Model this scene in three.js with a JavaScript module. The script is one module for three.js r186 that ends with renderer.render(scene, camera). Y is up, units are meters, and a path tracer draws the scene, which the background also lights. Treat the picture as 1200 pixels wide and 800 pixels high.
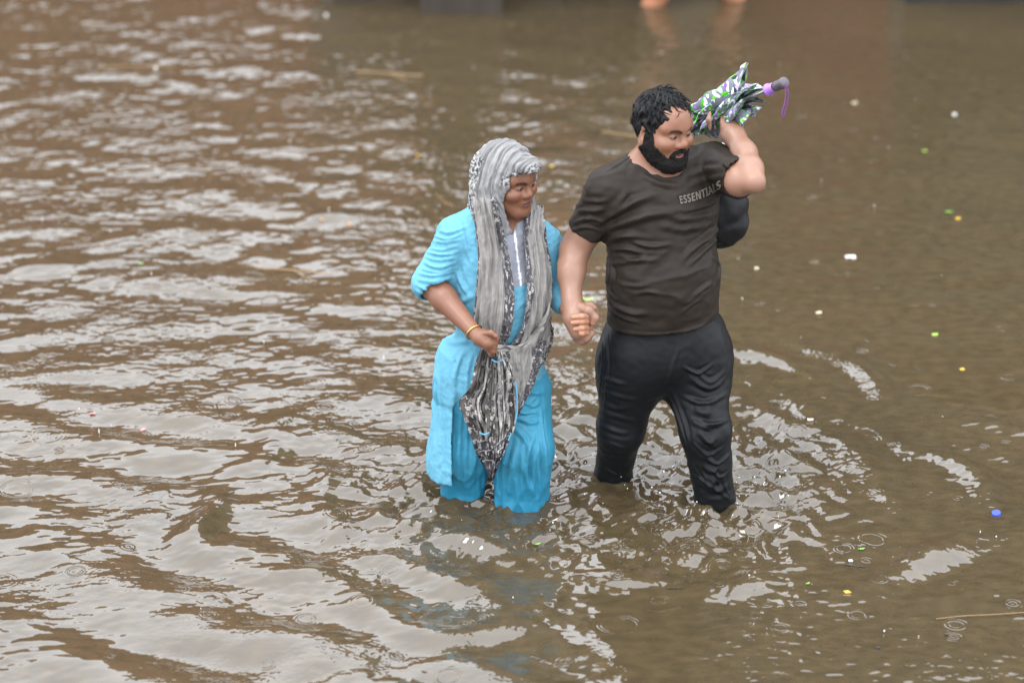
import * as THREE from 'three';
import { mergeGeometries, mergeVertices } from 'three/addons/utils/BufferGeometryUtils.js';
import { TextGeometry } from 'three/addons/geometries/TextGeometry.js';
import { FontLoader } from 'three/addons/loaders/FontLoader.js';
import { RoundedBoxGeometry } from 'three/addons/geometries/RoundedBoxGeometry.js';

// ---------------------------------------------------------------- camera, sky, sun, exposure
const scene = new THREE.Scene();
const CAM = { h: 3.78, d: 8.1, pitch: 22 * Math.PI / 180, fov: 13 };
const camera = new THREE.PerspectiveCamera(CAM.fov, 1024 / 682, 0.1, 400);
camera.position.set(0, CAM.h, CAM.d);
camera.lookAt(0, CAM.h - Math.tan(CAM.pitch), CAM.d - 1);
camera.focus = 8.75;
camera.userData.fStop = 1.7;
scene.add(camera);
const renderer = new THREE.WebGLRenderer({ antialias: true });
renderer.setSize(1024, 682);
renderer.toneMapping = THREE.LinearToneMapping;
renderer.toneMappingExposure = 0.92;
renderer.shadowMap.enabled = true;

// ---------------------------------------------------------------- seeded random and noise
function rng(seed) { let s = seed >>> 0; return () => { s = (s + 0x6d2b79f5) >>> 0; let t = s; t = Math.imul(t ^ (t >>> 15), t | 1); t ^= t + Math.imul(t ^ (t >>> 7), t | 61); return ((t ^ (t >>> 14)) >>> 0) / 4294967296; }; }
const PERM = (() => { const r = rng(77), p = [...Array(256).keys()]; for (let i = 255; i > 0; i--) { const j = (r() * (i + 1)) | 0; [p[i], p[j]] = [p[j], p[i]]; } return Uint8Array.from([...p, ...p]); })();
const fade = (t) => t * t * t * (t * (t * 6 - 15) + 10), mix = (a, b, t) => a + (b - a) * t;
const clamp = (x, a = 0, b = 1) => x < a ? a : x > b ? b : x;
const sstep = (a, b, x) => { const t = clamp((x - a) / (b - a)); return t * t * (3 - 2 * t); };
function grad3(h, x, y, z) { h &= 15; const u = h < 8 ? x : y, v = h < 4 ? y : h === 12 || h === 14 ? x : z; return ((h & 1) ? -u : u) + ((h & 2) ? -v : v); }
function noise3(x, y, z) {
  const xf = Math.floor(x), yf = Math.floor(y), zf = Math.floor(z), X = xf & 255, Y = yf & 255, Z = zf & 255; x -= xf; y -= yf; z -= zf;
  const u = fade(x), v = fade(y), w = fade(z), A = PERM[X] + Y, AA = PERM[A & 255] + Z, AB = PERM[(A + 1) & 255] + Z, B = PERM[X + 1] + Y, BA = PERM[B & 255] + Z, BB = PERM[(B + 1) & 255] + Z;
  return mix(mix(mix(grad3(PERM[AA & 511], x, y, z), grad3(PERM[BA & 511], x - 1, y, z), u), mix(grad3(PERM[AB & 511], x, y - 1, z), grad3(PERM[BB & 511], x - 1, y - 1, z), u), v),
    mix(mix(grad3(PERM[(AA + 1) & 511], x, y, z - 1), grad3(PERM[(BA + 1) & 511], x - 1, y, z - 1), u), mix(grad3(PERM[(AB + 1) & 511], x, y - 1, z - 1), grad3(PERM[(BB + 1) & 511], x - 1, y - 1, z - 1), u), v), w);
}
const G2 = Array.from({ length: 16 }, (_, i) => [Math.cos(i * Math.PI / 8 + .2), Math.sin(i * Math.PI / 8 + .2)]);
function noise2p(x, y, px, py) {   // tiles after px, py cells
  const xi = Math.floor(x), yi = Math.floor(y), fx = x - xi, fy = y - yi, x0 = ((xi % px) + px) % px, y0 = ((yi % py) + py) % py, x1 = (x0 + 1) % px, y1 = (y0 + 1) % py;
  const g = (a, b, dx, dy) => { const q = G2[PERM[(PERM[a & 255] + b) & 511] & 15]; return q[0] * dx + q[1] * dy; };
  const u = fade(fx), v = fade(fy);
  return mix(mix(g(x0, y0, fx, fy), g(x1, y0, fx - 1, fy), u), mix(g(x0, y1, fx, fy - 1), g(x1, y1, fx - 1, fy - 1), u), v) * 1.5;
}
const noise2 = (x, y) => noise2p(x, y, 256, 256);
const fbm3 = (x, y, z, o = 4) => { let s = 0, a = .5; for (let i = 0; i < o; i++) { s += a * noise3(x, y, z); x = x * 2.03 + 5.1; y = y * 2.03 + 1.7; z = z * 2.03 + 9.2; a *= .5; } return s; };

{ // overcast sky: brighter towards the zenith, faint cloud mottling, the same all the way round
  const W = 512, H = 256, d = new Float32Array(W * H * 4);
  for (let j = 0; j < H; j++) for (let i = 0; i < W; i++) {
    const el = ((j + .5) / H - .5) * Math.PI, az = (i + .5) / W * 2 * Math.PI, s = Math.sin(el), c = Math.cos(el);
    const L = 5.7 * (1 + .7 * Math.max(0, s)) / 1.7 * (1 + .16 * fbm3(c * Math.cos(az) * 2.2, s * 3.4, c * Math.sin(az) * 2.2, 4));
    const k = (j * W + i) * 4; d[k] = L * .95; d[k + 1] = L * .99; d[k + 2] = L * 1.07; d[k + 3] = 1;
  }
  const t = new THREE.DataTexture(d, W, H, THREE.RGBAFormat, THREE.FloatType);
  t.mapping = THREE.EquirectangularReflectionMapping; t.magFilter = t.minFilter = THREE.LinearFilter; t.wrapS = THREE.RepeatWrapping; t.needsUpdate = true;
  scene.background = t; scene.environment = t;
}
const sun = new THREE.DirectionalLight(new THREE.Color(1, .97, .92), 1.4);
sun.position.set(-6, 11, 3.5); sun.target.position.set(0, 0, 0); sun.castShadow = true; sun.shadow.radius = 30;
Object.assign(sun.shadow.camera, { left: -14, right: 14, top: 14, bottom: -14, near: .5, far: 60 }); sun.shadow.mapSize.set(2048, 2048);
scene.add(sun, sun.target);

// ---------------------------------------------------------------- naming helpers and pixel rays
const used = {};
function numbered(name) { const n = used[name] = (used[name] ?? -1) + 1; return n ? `${name}_${String(n).padStart(3, '0')}` : name; }
function shadows(o) { o.traverse((m) => { if (m.isMesh) { m.castShadow = true; m.receiveShadow = true; } }); return o; }
function tag(o, label, category, group, kind) { Object.assign(o.userData, { label, category }); if (group) o.userData.group = group; if (kind) o.userData.kind = kind; return o; }
function mesh(name, geo, mat, parent) { const m = new THREE.Mesh(geo, mat); m.name = parent ? name : numbered(name); m.castShadow = m.receiveShadow = true; (parent ?? scene).add(m); return m; }
function thing(name, x = 0, y = 0, z = 0) { const g = new THREE.Group(); g.name = numbered(name); g.position.set(x, y, z); scene.add(g); return g; }
const V = (x, y, z) => new THREE.Vector3(x, y, z);
const TY = Math.tan(CAM.fov * Math.PI / 360), CP = Math.cos(CAM.pitch), SP = Math.sin(CAM.pitch);
const EYE = [0, CAM.h, CAM.d];
function ray(px, py) { const a = (px - 600) / 400 * TY, b = (400 - py) / 400 * TY; return [a, -SP + b * CP, -CP - b * SP]; }
function P(px, py, z) { const r = ray(px, py), t = (z - CAM.d) / r[2]; return [r[0] * t, CAM.h + r[1] * t, z]; }     // the point of that sight line at depth z
function onWater(px, py, y = 0) { const r = ray(px, py), t = (y - CAM.h) / r[1]; return [r[0] * t, y, CAM.d + r[2] * t]; }
const lin = (r, g, b) => new THREE.Color().setRGB(r, g, b);
// ---------------------------------------------------------------- road, water
const LEGS = [[718, 558], [838, 585], [545, 578], [610, 588]].map(([x, y]) => { const p = onWater(x, y); return [p[0], p[2]]; });
const MAN_C = [(LEGS[0][0] + LEGS[1][0]) / 2, (LEGS[0][1] + LEGS[1][1]) / 2], WOM_C = [(LEGS[2][0] + LEGS[3][0]) / 2, (LEGS[2][1] + LEGS[3][1]) / 2];
const CHOP = (() => { const r = rng(5), w = []; for (let i = 0; i < 56; i++) { const L = .105 * Math.pow(4.4, r()), th = (r() + r() + r() - 1.5) * 1.3 + .1, k = 2 * Math.PI / L; w.push([Math.sin(th) * k, Math.cos(th) * k, r() * 6.283, .0225 / k, L]); } return w; })();
const WAKE = (() => { const r = rng(9), w = []; for (let i = 0; i < 14; i++) { const L = .22 * Math.pow(2.1, r()), th = -.62 + (r() - .5) * .7, k = 2 * Math.PI / L; w.push([Math.sin(th) * k, Math.cos(th) * k, r() * 6.283, .044 / k]); } return w; })();
// crests that run out from the walkers: [centre, radius, width, height, from angle, to angle] (0 = towards +x, 90 = towards the viewer)
const CRESTS = [
  [MAN_C, .30, .034, .010, 10, 175], [MAN_C, .47, .04, .006, -60, 130], [MAN_C, .70, .05, .006, -85, 30], [MAN_C, .96, .055, .010, -75, 40], [MAN_C, 1.22, .06, .007, -60, 25],
  [WOM_C, .33, .04, .008, 70, 230], [WOM_C, .55, .045, .008, 80, 220], [WOM_C, .85, .055, .009, 90, 210], [MAN_C, .62, .05, .006, 60, 120],
];
function waterHeight(x, z) {
  const wx = x + .10 * noise2(x * 1.3 + 3, z * 1.3), wz = z + .10 * noise2(x * 1.3, z * 1.3 + 11);
  const left = 1 - sstep(-.35, .55, x + .25 * noise2(x * .8 + 9, z * .8)), far = sstep(-1.2, -5.5, z);
  const patch = .75 + .6 * noise2(x * .9 + 40, z * .7 + 4);
  const a = mix(.36, 1, left) * patch * mix(1, .8, far), aw = left * sstep(-1.4, .2, z) * .85;
  let h = 0;
  for (const w of CHOP) { const s = w[4] < .25 ? mix(.5, 1, left) : 1; h += w[3] * a * s * Math.sin(w[0] * wx + w[1] * wz + w[2]); }
  if (aw > 0) for (const w of WAKE) h += w[3] * aw * Math.sin(w[0] * wx + w[1] * wz + w[2]);
  for (const [c, R, wd, A, t0, t1] of CRESTS) {
    const dx = x - c[0], dz = z - c[1], r = Math.hypot(dx, dz); if (Math.abs(r - R) > .4) continue;
    let th = Math.atan2(dz, dx) * 180 / Math.PI; if (th < t0 - 40) th += 360;
    const m = sstep(t0 - 25, t0 + 15, th) * (1 - sstep(t1 - 15, t1 + 25, th)); if (m <= 0) continue;
    const q = (r - R * (1 + .26 * noise2(th * .028 + R * 7, R * 13))) / wd;
    h += (R > .6 ? 2.3 : 1.6) * A * m * clamp(.55 + 1.1 * noise2(th * .045, R * 31), 0, 1.3) * (Math.exp(-q * q) - .6 * Math.exp(-(q - 1.7) * (q - 1.7) * .8));
  }
  let e = 0;
  for (const [lx, lz] of LEGS) { const dx = x - lx, dz = z - lz; e = Math.max(e, Math.exp(-(dx * dx + dz * dz * .55) / .095)); }
  const dm = Math.hypot(x - MAN_C[0] - .02, (z - MAN_C[1] + .2) * .8); e = Math.min(1, e * .95 + .95 * Math.exp(-dm * dm / .17));
  if (e > .01) { const sx = .035 * noise2(x * 7 + 31, z * 6), sz = .035 * noise2(x * 6, z * 7 + 17); h += e * (.019 * noise2((wx + sx) * 9.5, (wz + sz) * 9.5 + 7) + .014 * noise2((wx + 2 * sx) * 19 + 4, (wz + 2 * sz) * 17) + .0066 * noise2((wx + 1.5 * sx) * 38, (wz + 1.5 * sz) * 34 + 2) + .0024 * noise2((wx + sx) * 71 + 8, (wz + sz) * 66)); }
  const rip = .35 + .65 * clamp(.5 + noise2(x * 1.7 + 21, z * 1.5));
  h += (0.003 * noise2(x * 13, z * 21 + 3) + .0019 * noise2(x * 27 + 5, z * 45)) * rip * mix(.55, 1, left);
  return h;
}
function axis(a, b, cell, end, extra) { // fine between a and b (cell may vary), then growing steps out to +-end
  const v = []; let x = a; while (x < b) { v.push(x); x += typeof cell === 'function' ? cell(x) : cell; } v.push(b);
  let s = typeof cell === 'function' ? cell(b) : cell; x = b; while (x < end) { s *= 1.16; x += s; v.push(x); }
  s = typeof cell === 'function' ? cell(a) : cell; x = a; while (x > -end) { s *= 1.16; x -= s; v.unshift(x); }
  return v;
}
const WATER_TILE = 4.6;
{
  const xs = axis(-2.75, 2.75, .0085, 45), zs = axis(-6.6, 1.75, (z) => mix(.0075, .0125, clamp(-z / 6)), 45), nx = xs.length, nz = zs.length;
  const p = new Float32Array(nx * nz * 3), uv = new Float32Array(nx * nz * 2), idx = new Uint32Array((nx - 1) * (nz - 1) * 6);
  let k = 0, q = 0;
  for (let j = 0; j < nz; j++) for (let i = 0; i < nx; i++, k++) {
    const x = xs[i], z = zs[j], out = Math.max(Math.abs(x) - 2.75, z - 1.75, -6.6 - z, 0);
    p[k * 3] = x; p[k * 3 + 1] = waterHeight(x, z) * Math.exp(-out / 6); p[k * 3 + 2] = z; uv[k * 2] = x / WATER_TILE; uv[k * 2 + 1] = -z / WATER_TILE;
  }
  for (let j = 0; j < nz - 1; j++) for (let i = 0; i < nx - 1; i++) { const a = j * nx + i, b = a + 1, c = a + nx, d = c + 1; idx[q++] = a; idx[q++] = c; idx[q++] = b; idx[q++] = b; idx[q++] = c; idx[q++] = d; }
  const g = new THREE.BufferGeometry();
  g.setAttribute('position', new THREE.BufferAttribute(p, 3)); g.setAttribute('uv', new THREE.BufferAttribute(uv, 2)); g.setIndex(new THREE.BufferAttribute(idx, 1)); g.computeVertexNormals();
  // fine ripples and rain rings, as slopes
  const N = 2048, h = new Float32Array(N * N), px = WATER_TILE / N;
  for (let j = 0; j < N; j++) for (let i = 0; i < N; i++) {
    const u = i / N, v = j / N, m = clamp(.45 + 1.1 * noise2p(u * 9, v * 7, 9, 7)), m2 = clamp(.5 + 1.2 * noise2p(u * 14 + 3, v * 11, 14, 11));
    h[j * N + i] = m * (.0015 * noise2p(u * 97, v * 141, 97, 141) + .0009 * noise2p(u * 171, v * 239, 171, 239)) + m2 * (.00042 * noise2p(u * 331, v * 397, 331, 397) + .00016 * noise2p(u * 601 + 3, v * 677, 601, 677));
  }
  const r = rng(31);
  for (let n = 0; n < 300; n++) {
    const cx = r() * N, cy = r() * N, R = (.006 + .05 * r() * r()) / px, wl = (.006 + .006 * r()) / px, A = (.00035 + .0007 * r()) * (R * px < .015 ? 1.9 : 1), ext = R + wl * 2.5;
    for (let j = Math.floor(cy - ext); j <= cy + ext; j++) for (let i = Math.floor(cx - ext); i <= cx + ext; i++) {
      const d = Math.hypot(i - cx, j - cy), e = (d - R) / (wl * 1.1), k2 = (((j % N) + N) % N) * N + (((i % N) + N) % N);
      if (Math.abs(e) < 3) h[k2] += A * Math.exp(-e * e) * Math.cos((d - R) / wl * 5.2);
    }
  }
  const nd = new Float32Array(N * N * 4);
  for (let j = 0; j < N; j++) for (let i = 0; i < N; i++) {
    const sx = (h[j * N + ((i + 1) % N)] - h[j * N + ((i + N - 1) % N)]) / (2 * px), sy = (h[((j + 1) % N) * N + i] - h[((j + N - 1) % N) * N + i]) / (2 * px), l = 1 / Math.hypot(sx, sy, 1), o = (j * N + i) * 4;
    nd[o] = -sx * l * .5 + .5; nd[o + 1] = -sy * l * .5 + .5; nd[o + 2] = l * .5 + .5; nd[o + 3] = 1;
  }
  const nt = new THREE.DataTexture(nd, N, N, THREE.RGBAFormat, THREE.FloatType); nt.wrapS = nt.wrapT = THREE.RepeatWrapping; nt.magFilter = THREE.LinearFilter; nt.needsUpdate = true;
  // silt drifting in the water: soft patches of slightly different mud
  const M = 512, cd = new Uint8Array(M * M * 4);
  for (let j = 0; j < M; j++) for (let i = 0; i < M; i++) {
    const u = i / M, v = j / M, s = .5 + .5 * (noise2p(u * 4 + .4 * noise2p(u * 6, v * 6, 6, 6), v * 5, 4, 5) * .7 + noise2p(u * 11, v * 17, 11, 17) * .45), f = .93 + .1 * noise2p(u * 90, v * 120, 90, 120), o = (j * M + i) * 4;
    cd[o] = 255 * clamp(mix(.242, .275, s) * f); cd[o + 1] = 255 * clamp(mix(.206, .232, s) * f); cd[o + 2] = 255 * clamp(mix(.141, .160, s) * f); cd[o + 3] = 255;
  }
  const ct = new THREE.DataTexture(cd, M, M); ct.colorSpace = THREE.SRGBColorSpace; ct.wrapS = ct.wrapT = THREE.RepeatWrapping; ct.magFilter = THREE.LinearFilter; ct.needsUpdate = true;
  const mat = new THREE.MeshPhysicalMaterial({ map: ct, normalMap: nt, roughness: .035, ior: 1.56 });
  const w = mesh('flood_water', g, mat); w.userData.kind = 'structure'; tag(w, 'muddy brown rippled flood water covering the whole street', 'water', null, 'structure');
  const rg = new THREE.PlaneGeometry(120, 120, 1, 1).rotateX(-Math.PI / 2), road = mesh('road', rg, new THREE.MeshStandardMaterial({ color: lin(.06, .055, .05), roughness: .9 }));
  road.position.y = -.42; tag(road, 'dark asphalt road lying under the flood water', 'road', null, 'structure');
}
// ---------------------------------------------------------------- buildings across the street (their reflections break up the sky in the water)
const bmat = (r, g, b, rough = .85) => new THREE.MeshStandardMaterial({ color: lin(r, g, b), roughness: rough });
function plaster(r, g, b, seed) {
  const N = 256, d = new Uint8Array(N * N * 4), q = rng(seed);
  const c = lin(r, g, b);
  for (let j = 0; j < N; j++) for (let i = 0; i < N; i++) {
    const u = i / N, v = j / N, n = 1 + .22 * noise2p(u * 5 + seed, v * 3, 5, 3) + .16 * noise2p(u * 19, v * 6, 19, 6) + .07 * (q() - .5), t = new THREE.Color(c.r * n, c.g * n, c.b * n).convertLinearToSRGB(), o = (j * N + i) * 4;
    d[o] = clamp(t.r) * 255; d[o + 1] = clamp(t.g) * 255; d[o + 2] = clamp(t.b) * 255; d[o + 3] = 255;
  }
  const t = new THREE.DataTexture(d, N, N); t.colorSpace = THREE.SRGBColorSpace; t.wrapS = t.wrapT = THREE.RepeatWrapping; t.magFilter = THREE.LinearFilter; t.needsUpdate = true;
  return new THREE.MeshStandardMaterial({ map: t, roughness: .9 });
}
const box = (w, h, d, x, y, z) => new THREE.BoxGeometry(w, h, d).translate(x, y, z);
function building(label, x0, x1, zf, depth, storeys, sh, wallMat, bands) {
  const w = x1 - x0, H = storeys * sh, g = thing('shop_house', (x0 + x1) / 2, -.42, zf);
  // facade with real openings: piers and spandrels round recessed windows
  const n = Math.max(2, Math.round(w / 2.3)), bay = w / n, ow = bay * .5, geos = [];
  for (let s = 0; s < storeys; s++) {
    const y0 = s * sh, sill = s ? .85 : .1, oh = s ? 1.35 : 2.3;
    geos.push(box(w, sill, .3, 0, y0 + sill / 2, -.15), box(w, sh - sill - oh, .3, 0, y0 + sill + oh + (sh - sill - oh) / 2, -.15));
    for (let i = 0; i <= n; i++) { const a = i === 0 ? -w / 2 : -w / 2 + i * bay - (bay - ow) / 2, b = i === n ? w / 2 : -w / 2 + i * bay + (bay - ow) / 2; geos.push(box(b - a, oh, .3, (a + b) / 2, y0 + sill + oh / 2, -.15)); }
  }
  geos.push(box(w, H, depth - .32, 0, H / 2, -.62 - (depth - .32) / 2 + .3));
  mesh('wall', mergeGeometries(geos), wallMat, g);
  mesh('parapet', box(w + .16, .5, .24, 0, H + .25, -.06), bands[0], g);
  mesh('roof', box(w, .16, depth - .4, 0, H + .08, -depth / 2 - .3), bands[0], g);
  for (let s = 0; s < storeys; s++) for (let i = 0; i < n; i++) {
    const x = -w / 2 + (i + .5) * bay, y0 = s * sh + (s ? .85 : .1), oh = s ? 1.35 : 2.3;
    if (s) {
      const f = mesh('window', mergeGeometries([box(ow, .06, .08, x, y0 + .03, -.2), box(ow, .06, .08, x, y0 + oh - .03, -.2), box(.06, oh - .12, .08, x - ow / 2 + .03, y0 + oh / 2, -.2), box(.06, oh - .12, .08, x + ow / 2 - .03, y0 + oh / 2, -.2), box(.05, oh - .12, .06, x, y0 + oh / 2, -.2)]), bands[1], g);
      mesh('pane', box(ow - .12, oh - .12, .012, x, y0 + oh / 2, -.235), bands[2], f); mesh('sill', box(ow + .2, .07, .2, x, y0 - .035, .08), bands[0], f);
    } else {
      const f = mesh('shutter', mergeGeometries([...Array(15)].map((_, k) => box(ow, .14, .03, x, y0 + .075 + k * .153, -.22 - (k % 2) * .012))), bands[3], g);
      mesh('handle', box(.12, .03, .03, x, y0 + .5, -.19), bands[1], f);
    }
  }
  mesh('canopy', box(w * .96, .1, .9, 0, sh - .18, .45), bands[4], g);
  tag(shadows(g), label, 'building', 'buildings across the flooded street');
  return g;
}
const frameM = bmat(.05, .045, .04), glassM = new THREE.MeshStandardMaterial({ color: lin(.02, .024, .028), roughness: .12 });
building('red-brown plastered three-storey shop house set far back across the flood', -17, 5, -27, 9, 3, 4.05, plaster(.19, .08, .05, 3), [bmat(.14, .09, .07), frameM, glassM, bmat(.09, .06, .05), bmat(.1, .07, .06)]);
building('dark olive-grey two-storey shop house with red shutters close behind the walkers', .75, 14, -8.6, 9, 2, 4.2, plaster(.085, .075, .055, 6), [bmat(.08, .07, .055), frameM, glassM, bmat(.11, .035, .028), bmat(.08, .04, .034)]);
// ---------------------------------------------------------------- distance fields and their mesher
function cone(a, b, ra, rb) { // tapered capsule
  const bx = b[0] - a[0], by = b[1] - a[1], bz = b[2] - a[2], l2 = bx * bx + by * by + bz * bz, rr = ra - rb, a2 = l2 - rr * rr, il2 = 1 / l2, ax = a[0], ay = a[1], az = a[2];
  const f = (x, y, z) => {
    const px = x - ax, py = y - ay, pz = z - az, yy = px * bx + py * by + pz * bz, zz = yy - l2, qx = px * l2 - bx * yy, qy = py * l2 - by * yy, qz = pz * l2 - bz * yy, x2 = qx * qx + qy * qy + qz * qz, y2 = yy * yy * l2, z2 = zz * zz * l2, k = Math.sign(rr) * rr * rr * x2;
    if (Math.sign(zz) * a2 * z2 > k) return Math.sqrt(x2 + z2) * il2 - rb;
    if (Math.sign(yy) * a2 * y2 < k) return Math.sqrt(x2 + y2) * il2 - ra;
    return (Math.sqrt(x2 * a2 * il2) + yy * rr) * il2 - ra;
  };
  f.c = [(a[0] + b[0]) / 2, (a[1] + b[1]) / 2, (a[2] + b[2]) / 2]; f.r = Math.sqrt(l2) / 2 + Math.max(ra, rb);
  return f;
}
function chain(pts) { const o = []; for (let i = 0; i < pts.length - 1; i++) o.push(cone(pts[i][0], pts[i + 1][0], pts[i][1], pts[i + 1][1])); return o; }
function ell(c, r, yaw = 0, pitch = 0, roll = 0) {
  const m = new THREE.Matrix4().makeRotationFromEuler(new THREE.Euler(pitch, yaw, roll, 'YXZ')).transpose().elements, [cx, cy, cz] = c, [a, b, d] = r, mn = Math.min(a, b, d);
  const f = (x, y, z) => {
    x -= cx; y -= cy; z -= cz;
    const u = (m[0] * x + m[4] * y + m[8] * z) / a, v = (m[1] * x + m[5] * y + m[9] * z) / b, w = (m[2] * x + m[6] * y + m[10] * z) / d, k0 = Math.sqrt(u * u + v * v + w * w);
    if (k0 < 1e-6) return -mn;
    const k1 = Math.sqrt(u * u / (a * a) + v * v / (b * b) + w * w / (d * d));
    return k0 * (k0 - 1) / k1;
  };
  f.c = c; f.r = Math.max(a, b, d) * 1.05; return f;
}
const smin = (a, b, k) => { const h = Math.max(k - Math.abs(a - b), 0) / k; return Math.min(a, b) - h * h * k * .25; };
const smax = (a, b, k) => -smin(-a, -b, k);
function blend(list, k) { // list of fields, or [field, own k]
  const F = list.map((e) => Array.isArray(e) ? { f: e[0], k: e[1] } : { f: e, k });
  return (x, y, z) => {
    let d = 1e3;
    for (let i = 0; i < F.length; i++) {
      const f = F[i].f, kk = F[i].k;
      if (f.c) { const ex = x - f.c[0], ey = y - f.c[1], ez = z - f.c[2], far = d + kk + f.r; if (far > 0 && d < 900 && ex * ex + ey * ey + ez * ez > far * far) continue; }
      d = smin(d, f(x, y, z), kk);
    }
    return d;
  };
}
const half = (p, n) => { const l = Math.hypot(...n), a = n[0] / l, b = n[1] / l, c = n[2] / l, w = a * p[0] + b * p[1] + c * p[2]; return (x, y, z) => a * x + b * y + c * z - w; };   // > 0 on the side n points to
function surface(f, lo, hi, cell, slack = 1.7) {
  const n = [0, 1, 2].map((i) => Math.ceil((hi[i] - lo[i]) / cell / 8) * 8 + 1), [nx, ny, nz] = n, sx = 1, sy = nx, sz = nx * ny;
  const val = new Float32Array(nx * ny * nz).fill(9), vid = new Int32Array(nx * ny * nz).fill(-1), rad = 8 * cell * .87 * slack, act = [];
  for (let k = 0; k < nz - 1; k += 8) for (let j = 0; j < ny - 1; j += 8) for (let i = 0; i < nx - 1; i += 8) {
    if (Math.abs(f(lo[0] + (i + 4) * cell, lo[1] + (j + 4) * cell, lo[2] + (k + 4) * cell)) < rad) act.push([i, j, k]);
  }
  for (const [bi, bj, bk] of act) for (let k = bk; k <= bk + 8; k++) for (let j = bj; j <= bj + 8; j++) for (let i = bi; i <= bi + 8; i++) {
    const q = i + j * sy + k * sz; if (val[q] === 9) val[q] = f(lo[0] + i * cell, lo[1] + j * cell, lo[2] + k * cell);
  }
  const pos = [], idx = [], E = [[0, 1], [0, 2], [0, 4], [1, 3], [1, 5], [2, 3], [2, 6], [3, 7], [4, 5], [4, 6], [5, 7], [6, 7]], off = [0, sx, sy, sx + sy, sz, sx + sz, sy + sz, sx + sy + sz];
  for (const [bi, bj, bk] of act) for (let k = bk; k < bk + 8; k++) for (let j = bj; j < bj + 8; j++) for (let i = bi; i < bi + 8; i++) {
    const q = i + j * sy + k * sz; let mask = 0; for (let c = 0; c < 8; c++) if (val[q + off[c]] < 0) mask |= 1 << c;
    if (mask === 0 || mask === 255) continue;
    let X = 0, Y = 0, Z = 0, m = 0;
    for (const [a, b] of E) if (((mask >> a) & 1) !== ((mask >> b) & 1)) { const va = val[q + off[a]], vb = val[q + off[b]], t = va / (va - vb); X += mix(a & 1, b & 1, t); Y += mix((a >> 1) & 1, (b >> 1) & 1, t); Z += mix((a >> 2) & 1, (b >> 2) & 1, t); m++; }
    vid[q] = pos.length / 3; pos.push(lo[0] + (i + X / m) * cell, lo[1] + (j + Y / m) * cell, lo[2] + (k + Z / m) * cell);
  }
  const quad = (a, b, c, d, flip) => { if (a < 0 || b < 0 || c < 0 || d < 0) return; if (flip) idx.push(a, c, b, b, c, d); else idx.push(a, b, c, b, d, c); };
  for (const [bi, bj, bk] of act) for (let k = bk; k < bk + 8; k++) for (let j = bj; j < bj + 8; j++) for (let i = bi; i < bi + 8; i++) {
    const q = i + j * sy + k * sz, s = val[q] < 0;
    if (j > 0 && k > 0 && s !== (val[q + sx] < 0)) quad(vid[q - sy - sz], vid[q - sz], vid[q - sy], vid[q], !s);
    if (i > 0 && k > 0 && s !== (val[q + sy] < 0)) quad(vid[q - sx - sz], vid[q - sz], vid[q - sx], vid[q], s);
    if (i > 0 && j > 0 && s !== (val[q + sz] < 0)) quad(vid[q - sx - sy], vid[q - sy], vid[q - sx], vid[q], !s);
  }
  const g = new THREE.BufferGeometry(); g.setAttribute('position', new THREE.BufferAttribute(Float32Array.from(pos), 3)); g.setIndex(new THREE.BufferAttribute(Uint32Array.from(idx), 1)); g.computeVertexNormals();
  return g;
}
function displace(g, fn, rounds = 1) { // fn(x, y, z, nx, ny, nz) = metres outwards
  for (let q = 0; q < rounds; q++) {
    const p = g.attributes.position.array, n = g.attributes.normal.array;
    for (let i = 0; i < p.length; i += 3) { const d = fn(p[i], p[i + 1], p[i + 2], n[i], n[i + 1], n[i + 2]); p[i] += n[i] * d; p[i + 1] += n[i + 1] * d; p[i + 2] += n[i + 2] * d; }
    g.computeVertexNormals();
  }
  return g;
}
function paint(g, fn) { const p = g.attributes.position.array, c = new Float32Array(p.length); for (let i = 0; i < p.length; i += 3) { const q = fn(p[i], p[i + 1], p[i + 2], g.attributes.normal.array, i); c[i] = q[0]; c[i + 1] = q[1]; c[i + 2] = q[2]; } g.setAttribute('color', new THREE.BufferAttribute(c, 3)); return g; }
function hit(f, px, py, off = 0, t0 = 7.4, t1 = 10.4) { // first point along that sight line where the field falls to off
  const r = ray(px, py), l = Math.hypot(...r); let t = t0;
  for (let i = 0; i < 300 && t < t1; i++) { const s = t / l, d = f(r[0] * s, CAM.h + r[1] * s, CAM.d + r[2] * s) - off; if (d < .0004) return [r[0] * s, CAM.h + r[1] * s, CAM.d + r[2] * s]; t += Math.max(d * .75, .0008); }
  return null;
}
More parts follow.
